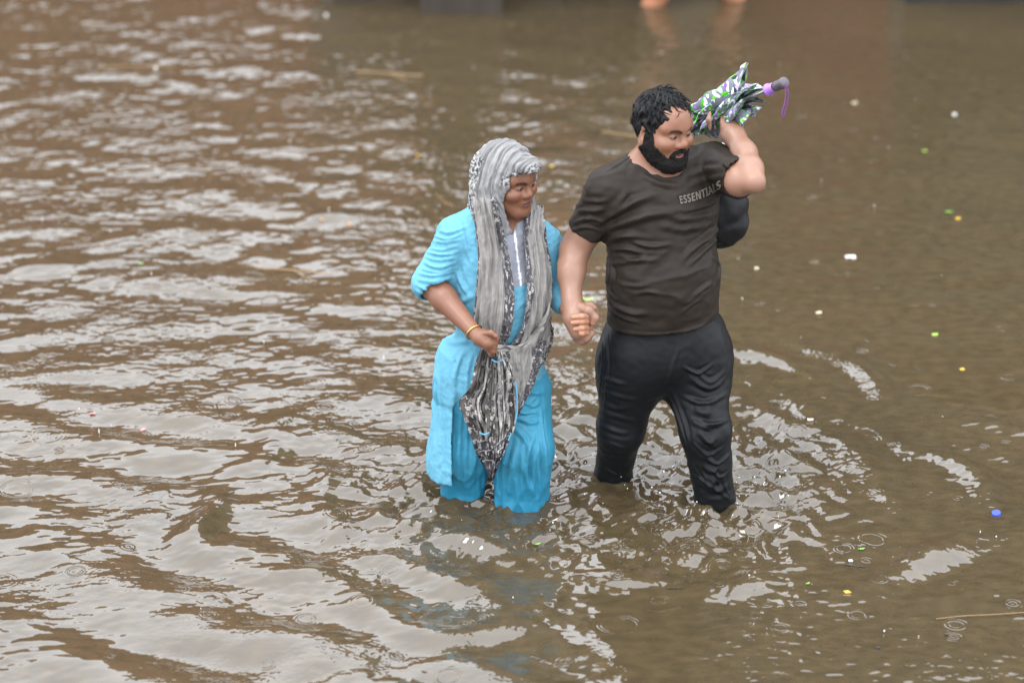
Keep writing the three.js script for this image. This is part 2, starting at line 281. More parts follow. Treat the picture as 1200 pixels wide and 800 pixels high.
function creases(f, list) { // list of [[px,py]..., height, width]: ridges (or grooves) lying on a surface; returns their height at a point
  const segs = [];
  for (const [pts, A, w] of list) {
    const q = [], n = (pts.length - 1) * 5; for (let i = 0; i <= n; i++) q.push(crom(pts, i / n));
    const p3 = q.map(([x, y]) => hit(f, x, y)).map((p, i) => p && [...p, Math.sin(Math.PI * clamp((i + .6) / (q.length + .2)))]);
    const o = { A, w, s: [] }; for (let i = 0; i < p3.length - 1; i++) if (p3[i] && p3[i + 1]) o.s.push([p3[i], p3[i + 1]]);
    if (o.s.length) { let c = [0, 0, 0]; for (const e of o.s) for (let k = 0; k < 3; k++) c[k] += e[0][k] / o.s.length; o.c = c; o.r = Math.max(...o.s.map((e) => Math.max(Math.hypot(e[0][0] - c[0], e[0][1] - c[1], e[0][2] - c[2]), Math.hypot(e[1][0] - c[0], e[1][1] - c[1], e[1][2] - c[2])))) + w * 3.5; segs.push(o); }
  }
  return (x, y, z) => {
    let h = 0;
    for (const o of segs) {
      const ex = x - o.c[0], ey = y - o.c[1], ez = z - o.c[2]; if (ex * ex + ey * ey + ez * ez > o.r * o.r) continue;
      let best = 1e9, env = 0;
      for (const [a, b] of o.s) { const bx = b[0] - a[0], by = b[1] - a[1], bz = b[2] - a[2], t = clamp(((x - a[0]) * bx + (y - a[1]) * by + (z - a[2]) * bz) / (bx * bx + by * by + bz * bz + 1e-12)), dx = x - a[0] - bx * t, dy = y - a[1] - by * t, dz = z - a[2] - bz * t, d = dx * dx + dy * dy + dz * dz; if (d < best) { best = d; env = mix(a[3], b[3], t); } }
      const q = Math.sqrt(best) / o.w; if (q < 3.4) h += o.A * env * (Math.exp(-q * q) - .35 * Math.exp(-(q - 1.6) * (q - 1.6) * 1.4));
    }
    return h;
  };
}
function frameOf(c, yaw, pitch, roll, s) { const m = new THREE.Matrix4().compose(V(...c), new THREE.Quaternion().setFromEuler(new THREE.Euler(pitch, yaw, roll, 'YXZ')), V(s, s, s)); return { m, i: m.clone().invert().elements, s, at: (x, y, z) => V(x, y, z).applyMatrix4(m).toArray() }; }
const local = (H, x, y, z) => { const e = H.i; return [e[0] * x + e[4] * y + e[8] * z + e[12], e[1] * x + e[5] * y + e[9] * z + e[13], e[2] * x + e[6] * y + e[10] * z + e[14]]; };
function inFrame(H, f) { const s = H.s, e = H.i; return (x, y, z) => s * f(e[0] * x + e[4] * y + e[8] * z + e[12], e[1] * x + e[5] * y + e[9] * z + e[13], e[2] * x + e[6] * y + e[10] * z + e[14]); }
// a head in its own axes: x its left, y up, z forward, origin between the ears at eye height; 0.235 m from chin to crown
function headField(o = {}) {
  const w = o.wide ?? 1, jaw = o.jaw ?? 1, nose = o.nose ?? 1, base = blend([ell([0, .034, -.014], [.074 * w, .088, .094]), [ell([0, -.038, .026], [.060 * w * jaw, .076, .064]), .04],
    ...[-1, 1].flatMap((s) => [[cone([s * .056 * w * jaw, -.04, .0], [s * .022, -.094, .06], .022 * jaw, .022), .03], [ell([s * .043 * w, -.022, .062], [.027, .022, .026]), .025], [cone([s * .05 * w, .028, .062], [s * .012, .024, .083], .011, .012), .02]]),
    [ell([0, -.096, .066], [.026 * jaw, .02, .023]), .02], [ell([0, .055, .058], [.05, .035, .032]), .04]], .03);
  const add = [cone([0, .018, .084], [0, -.014, .101], .0085, .010), ell([0, -.022, .1], [.0125 * nose, .0115, .0135]), ...[-1, 1].map((s) => ell([s * .0125 * nose, -.0265, .091], [.0085 * nose, .0075, .011])),
    ell([0, -.054, .083], [.0215, .0058, .0115]), ell([0, -.0655, .081], [.0185, .0068, .0115]), ell([0, -.05, .073], [.03, .02, .015])];
  const lids = [-1, 1].map((s) => ell([s * .031, .004, .0735], [.0165, .0115, .0128])), ears = [-1, 1].map((s) => ell([s * .0775 * w, -.004, -.006], [.0085, .031, .019], s * .35, -.12, 0)), lobes = [-1, 1].map((s) => ell([s * .075 * w, -.028, .002], [.007, .010, .010]));
  const pits = [-1, 1].map((s) => ell([s * .031, .008, .094], [.021, .0115, .0155])), mouth = ell([0, -.0597, .094], [.018, .0016, .012]), ephole = [-1, 1].map((s) => ell([s * .085 * w, -.002, .002], [.005, .019, .0095], s * .35)), nostril = [-1, 1].map((s) => ell([s * .007 * nose, -.034, .1], [.0038, .003, .005]));
  return (x, y, z) => {
    let d = base(x, y, z);
    for (const p of pits) d = smax(d, -p(x, y, z), .014);
    for (const a of lids) d = smin(d, a(x, y, z), .006);
    for (const a of add) d = smin(d, a(x, y, z), .012);
    d = smax(d, -mouth(x, y, z), .003);
    for (const a of nostril) d = smax(d, -a(x, y, z), .003);
    let e = 1; for (const a of ears) e = Math.min(e, a(x, y, z)); for (const a of lobes) e = smin(e, a(x, y, z), .01);
    for (const a of ephole) e = smax(e, -a(x, y, z), .006);
    return smin(d, e, .008);
  };
}
const lerp3 = (a, b, t) => [mix(a[0], b[0], t), mix(a[1], b[1], t), mix(a[2], b[2], t)];
function faceColor(skin, lip, brow, o = {}) { // colours of a face in its own axes: lips, brows, lashes, eyes
  return (x, y, z) => {
    let c = skin; const ax = Math.abs(x), n = fbm3(x * 60, y * 60, z * 60, 3);
    c = lerp3(c, skin.map((v, i) => v * [1.15, .93, .86][i]), clamp(.35 * sstep(.03, .0, Math.hypot(ax - .042, y + .022)) + .4 * sstep(.02, 0, Math.hypot(x, y + .02)))); // ruddier cheeks and nose
    c = c.map((v) => v * (1 + .16 * n));
    if (z > .05) {
      const m = Math.hypot(x / .023, (y + .06) / .0125); c = lerp3(c, lip, .85 * (1 - sstep(.75, 1.1, m)));
      const by = .0255 + .006 * (1 - ((ax - .034) / .02) ** 2) - .003; c = lerp3(c, brow, .92 * (1 - sstep(.0036, .0072, Math.abs(y - by))) * sstep(.009, .014, ax) * (1 - sstep(.048, .056, ax)));
      const ey = (y - .0030) / .0043, ex = (ax - .031) / .0145, e = Math.hypot(ex, ey);
      if (e < 1.12) { const ir = Math.hypot(ax - (.031 + (o.gaze ?? 0) * Math.sign(x)), y - .003); c = e < .82 ? (ir < .0062 ? [.010, .007, .006] : [.13, .105, .09]) : lerp3(c, [.012, .008, .007], y > .002 ? .97 : .7); }
    }
    return c;
  };
}
// a cloth strip given by its two edges along the way (photo pixels), laid on a field at an offset, with pleats; uv in strip widths and metres
const crom = (a, t) => { const n = a.length - 1, f = clamp(t) * n, i = Math.min(Math.floor(f), n - 1), u = f - i, p = (k) => a[clamp(k, 0, n)], o = []; for (let c = 0; c < a[0].length; c++) { const p0 = p(i - 1)[c], p1 = p(i)[c], p2 = p(i + 1)[c], p3 = p(i + 2)[c]; o.push(.5 * (2 * p1 + (p2 - p0) * u + (2 * p0 - 5 * p1 + 4 * p2 - p3) * u * u + (3 * p1 - p0 - 3 * p2 + p3) * u * u * u)); } return o; };
function strip({ field, L, R, nu = 44, nv = 130, off = .012, pleat, z0 = .1, smooth = 14, rimDrop = 0 }) {
  const T = new Float64Array((nu + 1) * (nv + 1)).fill(NaN), dir = [], id = (i, j) => j * (nu + 1) + i;
  for (let j = 0; j <= nv; j++) for (let i = 0; i <= nu; i++) {
    const v = j / nv, u = i / nu, a = crom(L, v), b = crom(R, v), r = ray(mix(a[0], b[0], u), mix(a[1], b[1], u)), o = typeof off === 'function' ? off(u, v) : off, h = field && hit(field, mix(a[0], b[0], u), mix(a[1], b[1], u), o);
    dir[id(i, j)] = r; if (h) T[id(i, j)] = (h[2] - CAM.d) / r[2];
  }
  for (let j = 0; j <= nv; j++) { const ok = []; for (let i = 0; i <= nu; i++) if (!Number.isNaN(T[id(i, j)])) ok.push(i); for (let i = 0; i <= nu; i++) if (Number.isNaN(T[id(i, j)])) { if (ok.length) { let b = ok[0]; for (const k of ok) if (Math.abs(k - i) < Math.abs(b - i)) b = k; T[id(i, j)] = T[id(b, j)] + .0011 * Math.min(30, Math.abs(b - i)); ok.includes(i); } } }
  for (let j = 0; j <= nv; j++) for (let i = 0; i <= nu; i++) if (Number.isNaN(T[id(i, j)])) { let v = NaN; for (let k = 1; k <= nv && Number.isNaN(v); k++) { if (j - k >= 0 && !Number.isNaN(T[id(i, j - k)])) v = T[id(i, j - k)]; else if (j + k <= nv && !Number.isNaN(T[id(i, j + k)])) v = T[id(i, j + k)]; } T[id(i, j)] = Number.isNaN(v) ? (z0 - CAM.d) / dir[id(i, j)][2] : v; }
  for (let s = 0; s < smooth; s++) { const c = T.slice(); for (let j = 0; j <= nv; j++) for (let i = 0; i <= nu; i++) { let a = 0, n = 0; for (const [di, dj] of [[1, 0], [-1, 0], [0, 1], [0, -1]]) { const x = i + di, y = j + dj; if (x >= 0 && y >= 0 && x <= nu && y <= nv) { a += c[id(x, y)]; n++; } } T[id(i, j)] = .4 * c[id(i, j)] + .6 * a / n; } }
  const p = new Float32Array((nu + 1) * (nv + 1) * 3), uv = new Float32Array((nu + 1) * (nv + 1) * 2), idx = [];
  for (let k = 0; k < T.length; k++) { const r = dir[k]; p[k * 3] = r[0] * T[k]; p[k * 3 + 1] = CAM.h + r[1] * T[k]; p[k * 3 + 2] = CAM.d + r[2] * T[k]; }
  for (let j = 0; j <= nv; j++) for (let i = 0; i <= nu; i++) { uv[id(i, j) * 2] = i / nu; uv[id(i, j) * 2 + 1] = 1 - j / nv; if (i < nu && j < nv) { const a = id(i, j), b = id(i + 1, j), c = id(i, j + 1), d = id(i + 1, j + 1); idx.push(a, c, b, b, c, d); } }
  const g = new THREE.BufferGeometry(); g.setAttribute('position', new THREE.BufferAttribute(p, 3)); g.setAttribute('uv', new THREE.BufferAttribute(uv, 2)); g.setIndex(idx); g.computeVertexNormals();
  if (pleat) { const n = g.attributes.normal.array.slice(); for (let k = 0; k < T.length; k++) { const d = pleat(uv[k * 2], 1 - uv[k * 2 + 1], p[k * 3], p[k * 3 + 1], p[k * 3 + 2]); p[k * 3] += n[k * 3] * d; p[k * 3 + 1] += n[k * 3 + 1] * d; p[k * 3 + 2] += n[k * 3 + 2] * d; } g.computeVertexNormals(); }
  return g;
}
const ridged = (x, y, z) => { const n = 1 - 2.2 * Math.abs(noise3(x, y, z)); return n > 0 ? n * n : 0; };   // sharp cloth creases
// ---------------------------------------------------------------- the man
const skinMat = () => new THREE.MeshPhysicalMaterial({ vertexColors: true, roughness: .48, specularIntensity: .7, clearcoat: .18, clearcoatRoughness: .28 });   // wet skin
const manHead = frameOf(P(777, 151, -.03), .72, .10, -.05, .87);
const UMB_A = P(921, 96, .0), UMB_B = P(794, 152, -.36);
const umbAt = (t) => lerp3(UMB_A, UMB_B, t);
const manYaw = .49;
const ME = [onWater(718, 558), onWater(838, 585)];
const manBits = {
  torso: [ell(P(774, 246, -.07), [.165, .17, .12], manYaw), ell(P(777, 325, -.055), [.135, .18, .12], manYaw), ell(P(778, 400, -.08), [.135, .11, .105], manYaw), cone(P(752, 200, -.07), P(714, 222, -.01), .05, .055), cone(P(788, 195, -.1), P(834, 194, -.14), .05, .055)],
  neck: [cone(manHead.at(0, -.04, -.02), P(768, 203, -.075), .053, .060)],
  armR: chain([[P(712, 222, -.01), .050], [P(684, 274, -.03), .0435], [P(674, 292, -.03), .0425], [P(669, 318, .015), .040], [P(670, 351, .075), .0265], [P(672, 361, .092), .0285]]),
  armL: chain([[P(836, 196, -.13), .050], [P(866, 211, .015), .043], [P(884, 213, .06), .029], [P(880, 198, .015), .0345], [P(873, 179, -.05), .033], [P(860, 158, -.115), .03], [P(853, 150, -.15), .033]]),
};
// his right hand, closed round the woman's
const handR = [...chain([[P(671, 356, .085), .03], [P(674, 372, .11), .034], [P(680, 386, .125), .03]]), cone(P(668, 372, .10), P(676, 390, .12), .022, .02),
  ...chain([[P(680, 360, .115), .0155], [P(690, 364, .135), .014], [P(697, 372, .137), .0125], [P(695, 378, .14), .0105]]),        // thumb
  ...chain([[P(684, 358, .08), .0125], [P(692, 358, .085), .0115], [P(696, 361, .09), .010]]),                               // index knuckle behind it
  ...chain([[P(676, 390, .125), .0145], [P(686, 396, .13), .0125], [P(693, 390, .12), .0115]]), ...chain([[P(674, 384, .13), .0135], [P(682, 399, .125), .0115], [P(690, 397, .11), .0105]]), ...chain([[P(670, 380, .12), .0135], [P(676, 396, .11), .011], [P(684, 401, .10), .010]])];
// his left hand, closed round the folded umbrella
const gr = umbAt(.56), handL = [...chain([[P(855, 152, -.14), .032], [P(846, 146, -.165), .033], [P(841, 143, -.17), .027]]),
  ...chain([[P(846, 152, -.145), .0165], [P(837, 149, -.135), .0145], [P(833, 141, -.14), .0125], [P(834, 134, -.15), .0105]]),
  ...[0, 1, 2, 3].flatMap((k) => { const b = P(842 + k * 5.2, 139 + k * .6 - k * 2, -.195 - k * .012), m = P(842 + k * 5, 131 - k * 2, -.235 - k * .008), t = P(838 + k * 5, 127 - k * 2, -.21 - k * .006); return chain([[b, .0125], [m, .0115], [t, .0098]]); })];
const manSkinF = blend([[inFrame(manHead, headField({ wide: 1.06, jaw: 1.14, nose: 1.12 })), .02], [manBits.neck[0], .03], ...manBits.torso.map((f) => [f, .05]), ...manBits.armR.map((f) => [f, .02]), ...manBits.armL.map((f) => [f, .02]), ...handR.map((f) => [f, .007]), ...handL.map((f) => [f, .007])], .02);
const manLegs = [[P(741, 428, -.06), ME[0], -.02, -.10], [P(812, 425, -.09), ME[1], .02, -.03]].map(([h, e, dx, dz], i) => { const k = i ? P(827, 505, .02) : P(728, 502, -.07), an = [e[0] + dx, -.35, e[2] + dz]; return { h, k, e, an, toe: [an[0] + .09, -.385, an[2] + .14] }; });
const manSkin = (() => {
  const legs = manLegs.flatMap((l) => chain([[l.h, .07], [l.k, .045], [l.e, .036], [l.an, .033], [l.toe, .03]]));
  const lower = blend([...manBits.torso.slice(1), ...legs], .04), whole = (x, y, z) => smin(manSkinF(x, y, z), lower(x, y, z), .03);
  const clipTo = (f, lo, hi) => (x, y, z) => Math.max(f(x, y, z), lo - y, y - hi);
  const nb = P(768, 196, 0)[1];
  const parts = [surface((x, y, z) => Math.max(manSkinF(x, y, z), nb - .05 - y, Math.abs(x - .44) - .135), [.29, nb - .06, -.2], [.60, 1.33, .12], .0024),            // head and neck
    surface((x, y, z) => Math.max(manSkinF(x, y, z), x - .262), [.13, .42, -.15], [.27, 1.05, .20], .003),                                                // right arm and hand
    surface((x, y, z) => Math.max(manSkinF(x, y, z), .60 - x), [.59, .9, -.30], [.82, 1.3, .15], .003),                                                    // left arm and hand
    surface((x, y, z) => Math.max(whole(x, y, z), y - nb + .06, .25 - x, x - .63), [.24, -.43, -.45], [.66, nb, .2], .011)];
  const fc = faceColor([.178, .078, .043], [.13, .05, .04], [.018, .013, .011], { gaze: .003 });
  for (const g of parts) paint(g, (x, y, z) => {
    const [a, b, c] = local(manHead, x, y, z);
    if (b > -.13 && Math.hypot(a, c) < .13 && y > nb) return fc(a, b, c);
    const n = fbm3(x * 45, y * 45, z * 45, 3), m = fbm3(x * 9, y * 9, z * 9, 2), arm = Math.abs(x - .44) > .15 ? 1 : 0;
    return [.178 + .03 * arm, .09 + .02 * arm, .056 + .016 * arm].map((v, i) => v * (1 + .14 * n + .18 * m * [1, .7, .6][i]));
  });
  return mergeGeometries(parts);
})();
const man = thing('person', 0, 0, 0);
mesh('body', manSkin, skinMat(), man);
{ // hair and beard
  const H = manHead, cap = ell([0, .036, -.016], [.081 * 1.05, .092, .100]), hf = headField({ wide: 1.06, jaw: 1.14, nose: 1.12 });
  const line = (ax, z) => { const w = .006 * noise2(ax * 90 + 3, z * 60); return w + (z > .058 ? mix(.046, .050, clamp((z - .058) / .03)) : z > .02 ? mix(-.004, .046, sstep(.02, .058, z)) : z > -.012 ? mix(.022, .0, sstep(-.012, .02, z)) : mix(-.058, .014, sstep(-.04, -.012, z))); };
  const hairF = inFrame(H, (x, y, z) => { const d = smin(cap(x, y, z) - .0, hf(x, y, z) - .0065, .006); const e = Math.min(d, cap(x, y, z)); return smax(Math.max(e, cap(x, y, z) - .004), (line(Math.abs(x), z) - y) * .8, .008); });
  const hb = H.at(0, .03, 0), g = surface(hairF, [hb[0] - .15, hb[1] - .16, hb[2] - .16], [hb[0] + .15, hb[1] + .16, hb[2] + .16], .0026);
  displace(g, (x, y, z) => { const [a, b, c] = local(H, x, y, z), t = Math.atan2(a, c + .03), q = t * 7 + 2.2 * noise3(a * 22, b * 22, c * 22); return .0034 * Math.sin(q * 3.2 + b * 60) + .0042 * noise3(a * 75 + 4, b * 40, c * 75) + .002 * noise3(a * 160, b * 60, c * 160); });
  const r = rng(12), pos = g.attributes.position.array, nor = g.attributes.normal.array, locks = [], nV = pos.length / 3, up = V(0, 1, 0);
  for (let n = 0; n < 1000; n++) {
    const k = Math.floor(r() * nV) * 3, p = V(pos[k], pos[k + 1], pos[k + 2]), nn = V(nor[k], nor[k + 1], nor[k + 2]), [a, b, c] = local(H, p.x, p.y, p.z);
    if (c > .03 && b < .075 + .01 * r()) continue;
    const top = sstep(.05, .1, b), d = V(a * 4 + (r() - .5) * .9 + .25 * top, mix(-1, -.15, top) , mix(.12, 1, top) + (r() - .5) * .6); d.transformDirection(H.m); d.addScaledVector(nn, -d.dot(nn)).normalize();
    const L = (top > .4 ? 0.024 + .02 * r() : .012 + .012 * r()), R = .0013 + .0016 * r(), S = 5, side = V().crossVectors(d, nn).normalize(), bend = (r() - .5) * .8, v = [], ix = [];
    let q = p.clone(), dd = d.clone();
    for (let s = 0; s <= S; s++) {
      const rad = R * (s === 0 ? .7 : 1) * (1 - Math.pow(s / S, 2.2) * .9), lift = nn.clone();
      for (let m = 0; m < 4; m++) { const an = m * Math.PI / 2; v.push(q.x + (side.x * Math.cos(an) + lift.x * Math.sin(an)) * rad, q.y + (side.y * Math.cos(an) + lift.y * Math.sin(an)) * rad, q.z + (side.z * Math.cos(an) + lift.z * Math.sin(an)) * rad); }
      if (s < S) for (let m = 0; m < 4; m++) { const e = s * 4 + m, f = s * 4 + (m + 1) % 4; ix.push(e, f, e + 4, f, f + 4, e + 4); }
      dd.addScaledVector(side, bend / S).addScaledVector(nn, s < 1 ? .10 : -.28).normalize(); q = q.clone().addScaledVector(dd, L / S);
    }
    const lg = new THREE.BufferGeometry(); lg.setAttribute('position', new THREE.Float32BufferAttribute(v, 3)); lg.setIndex(ix); lg.computeVertexNormals(); locks.push(lg);
  }
  const wet = new THREE.MeshPhysicalMaterial({ color: lin(.0048, .0045, .005), roughness: .32, specularIntensity: .28 });
  mesh('hair', mergeGeometries([g, ...locks]), wet, man);
  const bl = (ax, z) => z < .026 ? .018 : z < .055 ? mix(.018, -.034, sstep(.022, .052, z)) : mix(-.034, -.07, sstep(.055, .082, z));
  const mo = ell([0, -.0612, .09], [.0225, .0092, .03]), mus = ell([0, -.0625, .085], [.037, .0265, .045]), must2 = [-1, 1].map((s) => cone([s * .026, -.047, .08], [s * .034, -.078, .068], .009, .010));
  const beardF = inFrame(H, (x, y, z) => { const ax = Math.abs(x), s = hf(x, y, z); let reg = Math.max(y - bl(ax, z) - .004 * noise2(ax * 100, z * 80), mix(.007, -.03, sstep(-.03, -.07, y)) - z); reg = Math.min(reg, mus(x, y, z), must2[0](x, y, z), must2[1](x, y, z)); reg = Math.max(reg, -mo(x, y, z), -.137 - y); return smax(s - .0042 - .0055 * sstep(-.05, -.11, y), reg, .006); });
  const bb = H.at(0, -.06, .04), bg = surface(beardF, [bb[0] - .13, bb[1] - .11, bb[2] - .13], [bb[0] + .13, bb[1] + .12, bb[2] + .13], .0024);
  displace(bg, (x, y, z) => { const [a, b, c] = local(H, x, y, z); return .0022 * noise3(a * 190, b * 90, c * 190) + .0024 * noise3(a * 70, b * 60, c * 70); });
  mesh('beard', bg, new THREE.MeshPhysicalMaterial({ color: lin(.006, .005, .0045), roughness: .8, specularIntensity: .3 }), man);
}
// t-shirt
const hemP = P(776, 371, -.06), hemN = [.085, -1, .02];
const shirtF = (() => {
  const A = P(714, 222, -.01), B = P(684, 276, -.035), C = P(836, 194, -.13), D = P(872, 211, .03), sub = (p, q) => [q[0] - p[0], q[1] - p[1], q[2] - p[2]];
  const body = blend([ell(P(774, 246, -.07), [.178, .175, .134], manYaw), [ell(P(777, 325, -.045), [.170, .2, .160], manYaw), .06], [ell(P(778, 385, -.06), [.170, .14, .150], manYaw), .06], [cone(P(754, 199, -.075), A, .058, .064), .05], [cone(P(785, 196, -.1), C, .056, .064), .05]], .05);
  const oR = cone(A, B, .064, .054), oL = cone(C, D, .066, .060), sR = half(P(687, 271, -.03), sub(A, B)), sL = half(lerp3(C, D, .9), sub(C, D)), hem = half(hemP, hemN), collar = cone(manHead.at(0, -.05, -.02), P(768, 208, -.072), .058, .068);
  const inR = cone(lerp3(A, B, .55), lerp3(A, B, 1.5), .047, .049), inL = cone(lerp3(C, D, .55), lerp3(C, D, 1.5), .052, .054);
  return (x, y, z) => { const r = Math.max(oR(x, y, z), sR(x, y, z), -inR(x, y, z)), l = Math.max(oL(x, y, z), sL(x, y, z), -inL(x, y, z)); let d = smin(smin(body(x, y, z), r, .022), l, .022); d = smax(d, hem(x, y, z), .006); return Math.max(d, -collar(x, y, z)); };
})();
const shirt = (() => {
  const g = surface(shirtF, [.1, .42, -.34], [.78, 1.16, .22], .0042);
  const C = creases(shirtF, [
    [[[700, 262], [720, 250], [745, 236], [775, 226]], .010, .011], [[[704, 272], [728, 262], [760, 252], [800, 247]], .009, .012], [[[706, 284], [730, 276], [752, 277]], .007, .010], [[[712, 250], [727, 236], [736, 222]], .007, .010],
    [[[846, 262], [832, 276], [815, 290], [800, 305]], .010, .010], [[[840, 280], [826, 292], [806, 312]], .008, .008], [[[842, 248], [815, 256], [785, 258]], .008, .012], [[[838, 236], [820, 243], [800, 246]], .006, .008],
    [[[716, 292], [735, 291], [752, 296]], .007, .007], [[[740, 282], [762, 288], [785, 286]], .007, .007], [[[716, 310], [740, 306], [770, 304]], .006, .007], [[[726, 300], [742, 304], [756, 301]], .005, .006],
    [[[724, 332], [745, 335], [760, 333]], .004, .006], [[[742, 345], [760, 342], [772, 343]], .004, .006], [[[812, 348], [824, 338], [834, 332]], .006, .007], [[[800, 366], [812, 356], [822, 350]], .004, .006],
    [[[710, 345], [722, 358], [742, 366], [760, 367]], .008, .009], [[[711, 358], [726, 370], [750, 378]], .006, .007], [[[710, 330], [716, 345], [724, 352]], .006, .007], [[[711, 300], [718, 320], [714, 340]], .005, .008],
    [[[672, 262], [688, 256], [704, 258]], .006, .006], [[[676, 248], [692, 246], [706, 244]], .006, .007], [[[684, 234], [700, 236], [712, 234]], .005, .007], [[[670, 270], [686, 266], [702, 270]], .005, .005],
    [[[755, 205], [772, 215], [796, 218]], .006, .009], [[[800, 208], [822, 200], [842, 198]], .006, .009], [[[806, 220], [830, 210], [850, 206]], .006, .008], [[[848, 190], [856, 200], [858, 214]], .007, .006], [[[858, 190], [864, 200], [864, 212]], .005, .005],
    [[[715, 386], [750, 391], [790, 390], [830, 379]], .0025, .004], [[[742, 180], [728, 190], [708, 202]], .003, .004], [[[833, 300], [843, 310], [842, 330]], .005, .007], [[[770, 262], [800, 268], [836, 258]], .006, .011]]);
  const tx = hit(shirtF, 822, 228), calm = (x, y, z) => 1 - .85 * Math.exp(-Math.pow(((x - tx[0]) / .075) ** 2 + ((y - tx[1]) / .04) ** 2 + ((z - tx[2]) / .09) ** 2, 2));
  displace(g, (x, y, z) => calm(x, y, z) * (1.25 * C(x, y, z) + .0055 * ridged(x * 7 + y * 5 + 3, y * 13 - x * 8, z * 7) * clamp(.35 + 1.6 * noise3(x * 5, y * 5, z * 5 + 3)) + .003 * ridged(x * 17 + y * 9, y * 30 - x * 14, z * 17) * clamp(.2 + 1.6 * noise3(x * 6 + 4, y * 6, z * 6)) + .0035 * noise3(x * 11 + y * 6, y * 15 - x * 5, z * 11) + .0028 * noise3(x * 26 + y * 20, y * 34 - x * 16, z * 26)));
  paint(g, (x, y, z) => { const n = fbm3(x * 14, y * 10, z * 14, 4), s = noise3(x * 400, y * 400, z * 400); return [.0172, .0132, .010].map((v) => v * (1 + .3 * n + .12 * s)); });
  return mesh('t_shirt', g, new THREE.MeshPhysicalMaterial({ vertexColors: true, roughness: .55, specularIntensity: .26 }), man);
})();
function nearSurface(geo, p) { const a = geo.attributes.position.array, n = geo.attributes.normal.array; let b = 1e9, k = 0; for (let i = 0; i < a.length; i += 3) { const d = (a[i] - p[0]) ** 2 + (a[i + 1] - p[1]) ** 2 + (a[i + 2] - p[2]) ** 2; if (d < b) { b = d; k = i; } } return [[a[k], a[k + 1], a[k + 2]], [n[k], n[k + 1], n[k + 2]]]; }
{ // the print on his chest, laid on the cloth
  const font = await new FontLoader().loadAsync('fonts/droid/droid_sans_bold.typeface.json'), tg = new TextGeometry('ESSENTIALS', { font, size: 1, depth: .05, curveSegments: 3, bevelEnabled: false });
  tg.computeBoundingBox(); const W = tg.boundingBox.max.x, p = tg.attributes.position.array, A = [796, 239], B = [845, 220.5], up = [-1.5, -9.2];
  for (let i = 0; i < p.length; i += 3) {
    const u = p[i] / W, v = p[i + 1], lift = .0012 + p[i + 2] * .02, px = mix(A[0], B[0], u) + up[0] * v, py = mix(A[1], B[1], u) + up[1] * v + 3 * Math.sin(u * Math.PI), h = hit(shirtF, px, py) ?? P(px, py, 0), [q, n] = nearSurface(shirt.geometry, h);
    const dd = (h[0] - q[0]) * n[0] + (h[1] - q[1]) * n[1] + (h[2] - q[2]) * n[2]; for (let k = 0; k < 3; k++) p[i + k] = h[k] - n[k] * (dd - lift);
  }
  tg.computeVertexNormals(); mesh('printed_lettering', tg, new THREE.MeshStandardMaterial({ color: lin(.10, .085, .068), roughness: .7 }), shirt).userData.label = 'faded grey lettering across the chest';
}
{ // track trousers
  const legs = manLegs.map((l, i) => blend([cone(l.h, l.k, i ? .103 : .100, i ? .071 : .067), [cone(l.k, l.e, i ? .071 : .067, i ? .057 : .055), .03], [cone(l.e, [l.an[0], -.32, l.an[2]], i ? .057 : .055, .05), .02]], .02));
  const hips = blend([ell(P(779, 402, -.07), [.178, .15, .142], manYaw), [ell(P(740, 420, -.05), [.091, .15, .105]), .05], [ell(P(818, 420, -.09), [.094, .15, .11]), .05]], .06), top = half(P(776, 352, -.06), [.085, -1, .02]);
  const f = (x, y, z) => Math.max(smin(smin(legs[0](x, y, z), legs[1](x, y, z), .02), hips(x, y, z), .05), -top(x, y, z), -.4 - y);
  const g = surface(f, [.18, -.41, -.42], [.72, .66, .24], .0045);
  const rows = []; const q = rng(4);
  for (let k = 0; k < 17; k++) { const y = 424 + k * 9 + q() * 7, e = clamp(k / 16), l = mix(792, 818, e), a = q() * .45, b = .6 + q() * .4, X = (t) => mix(l, 855, t), w = .0045 + .006 * q(); rows.push([[[X(b), y - 5 + q() * 5], [X((a + b) / 2), y + 3 + q() * 7], [X(a), y - 7 * q()]], .35 * w + .0035 + .004 * q(), w]); }
  for (let k = 0; k < 8; k++) { const y = 440 + k * 15 + q() * 8; rows.push([[[728 + q() * 22, y + 8 * q()], [716 + q() * 8, y + q() * 6], [702, y - 6]], .003 + .003 * q(), .006 + .005 * q()]); }
  rows.push([[[780, 457], [792, 480], [803, 515], [814, 550]], .007, .006], [[[786, 455], [800, 490], [810, 530]], .006, .007], [[[712, 390], [712, 430], [708, 480]], .004, .004], [[[706, 395], [705, 430], [702, 470]], .003, .004], [[[813, 556], [830, 566], [856, 586]], .006, .006], [[[796, 408], [788, 430], [782, 452]], .005, .006]);
  for (let k = 0; k < 5; k++) rows.push([[[815 + k * 8, 548 + k * 2], [822 + k * 7, 560 + k * 3], [835 + k * 5, 572 + k * 2]], .004, .005]);
  const C = creases(f, rows);
  displace(g, (x, y, z) => .95 * C(x, y, z) + .0045 * ridged(x * 9, y * 15, z * 9 + 5) * clamp(.3 + 1.5 * noise3(x * 6, y * 5, z * 6)) + .003 * noise3(x * 12, y * 16, z * 12) + .0014 * noise3(x * 40, y * 46, z * 40));
  paint(g, (x, y, z) => { const n = fbm3(x * 12, y * 8, z * 12, 3); return [.0062, .0069, .0076].map((v) => v * (1 + .4 * n)); });
  mesh('track_trousers', g, new THREE.MeshPhysicalMaterial({ vertexColors: true, roughness: .48, specularIntensity: .3 }), man);
}
tag(man, 'person in a dark brown t-shirt and black trousers wading, folded umbrella over one shoulder', 'person', 'people wading through the flood');
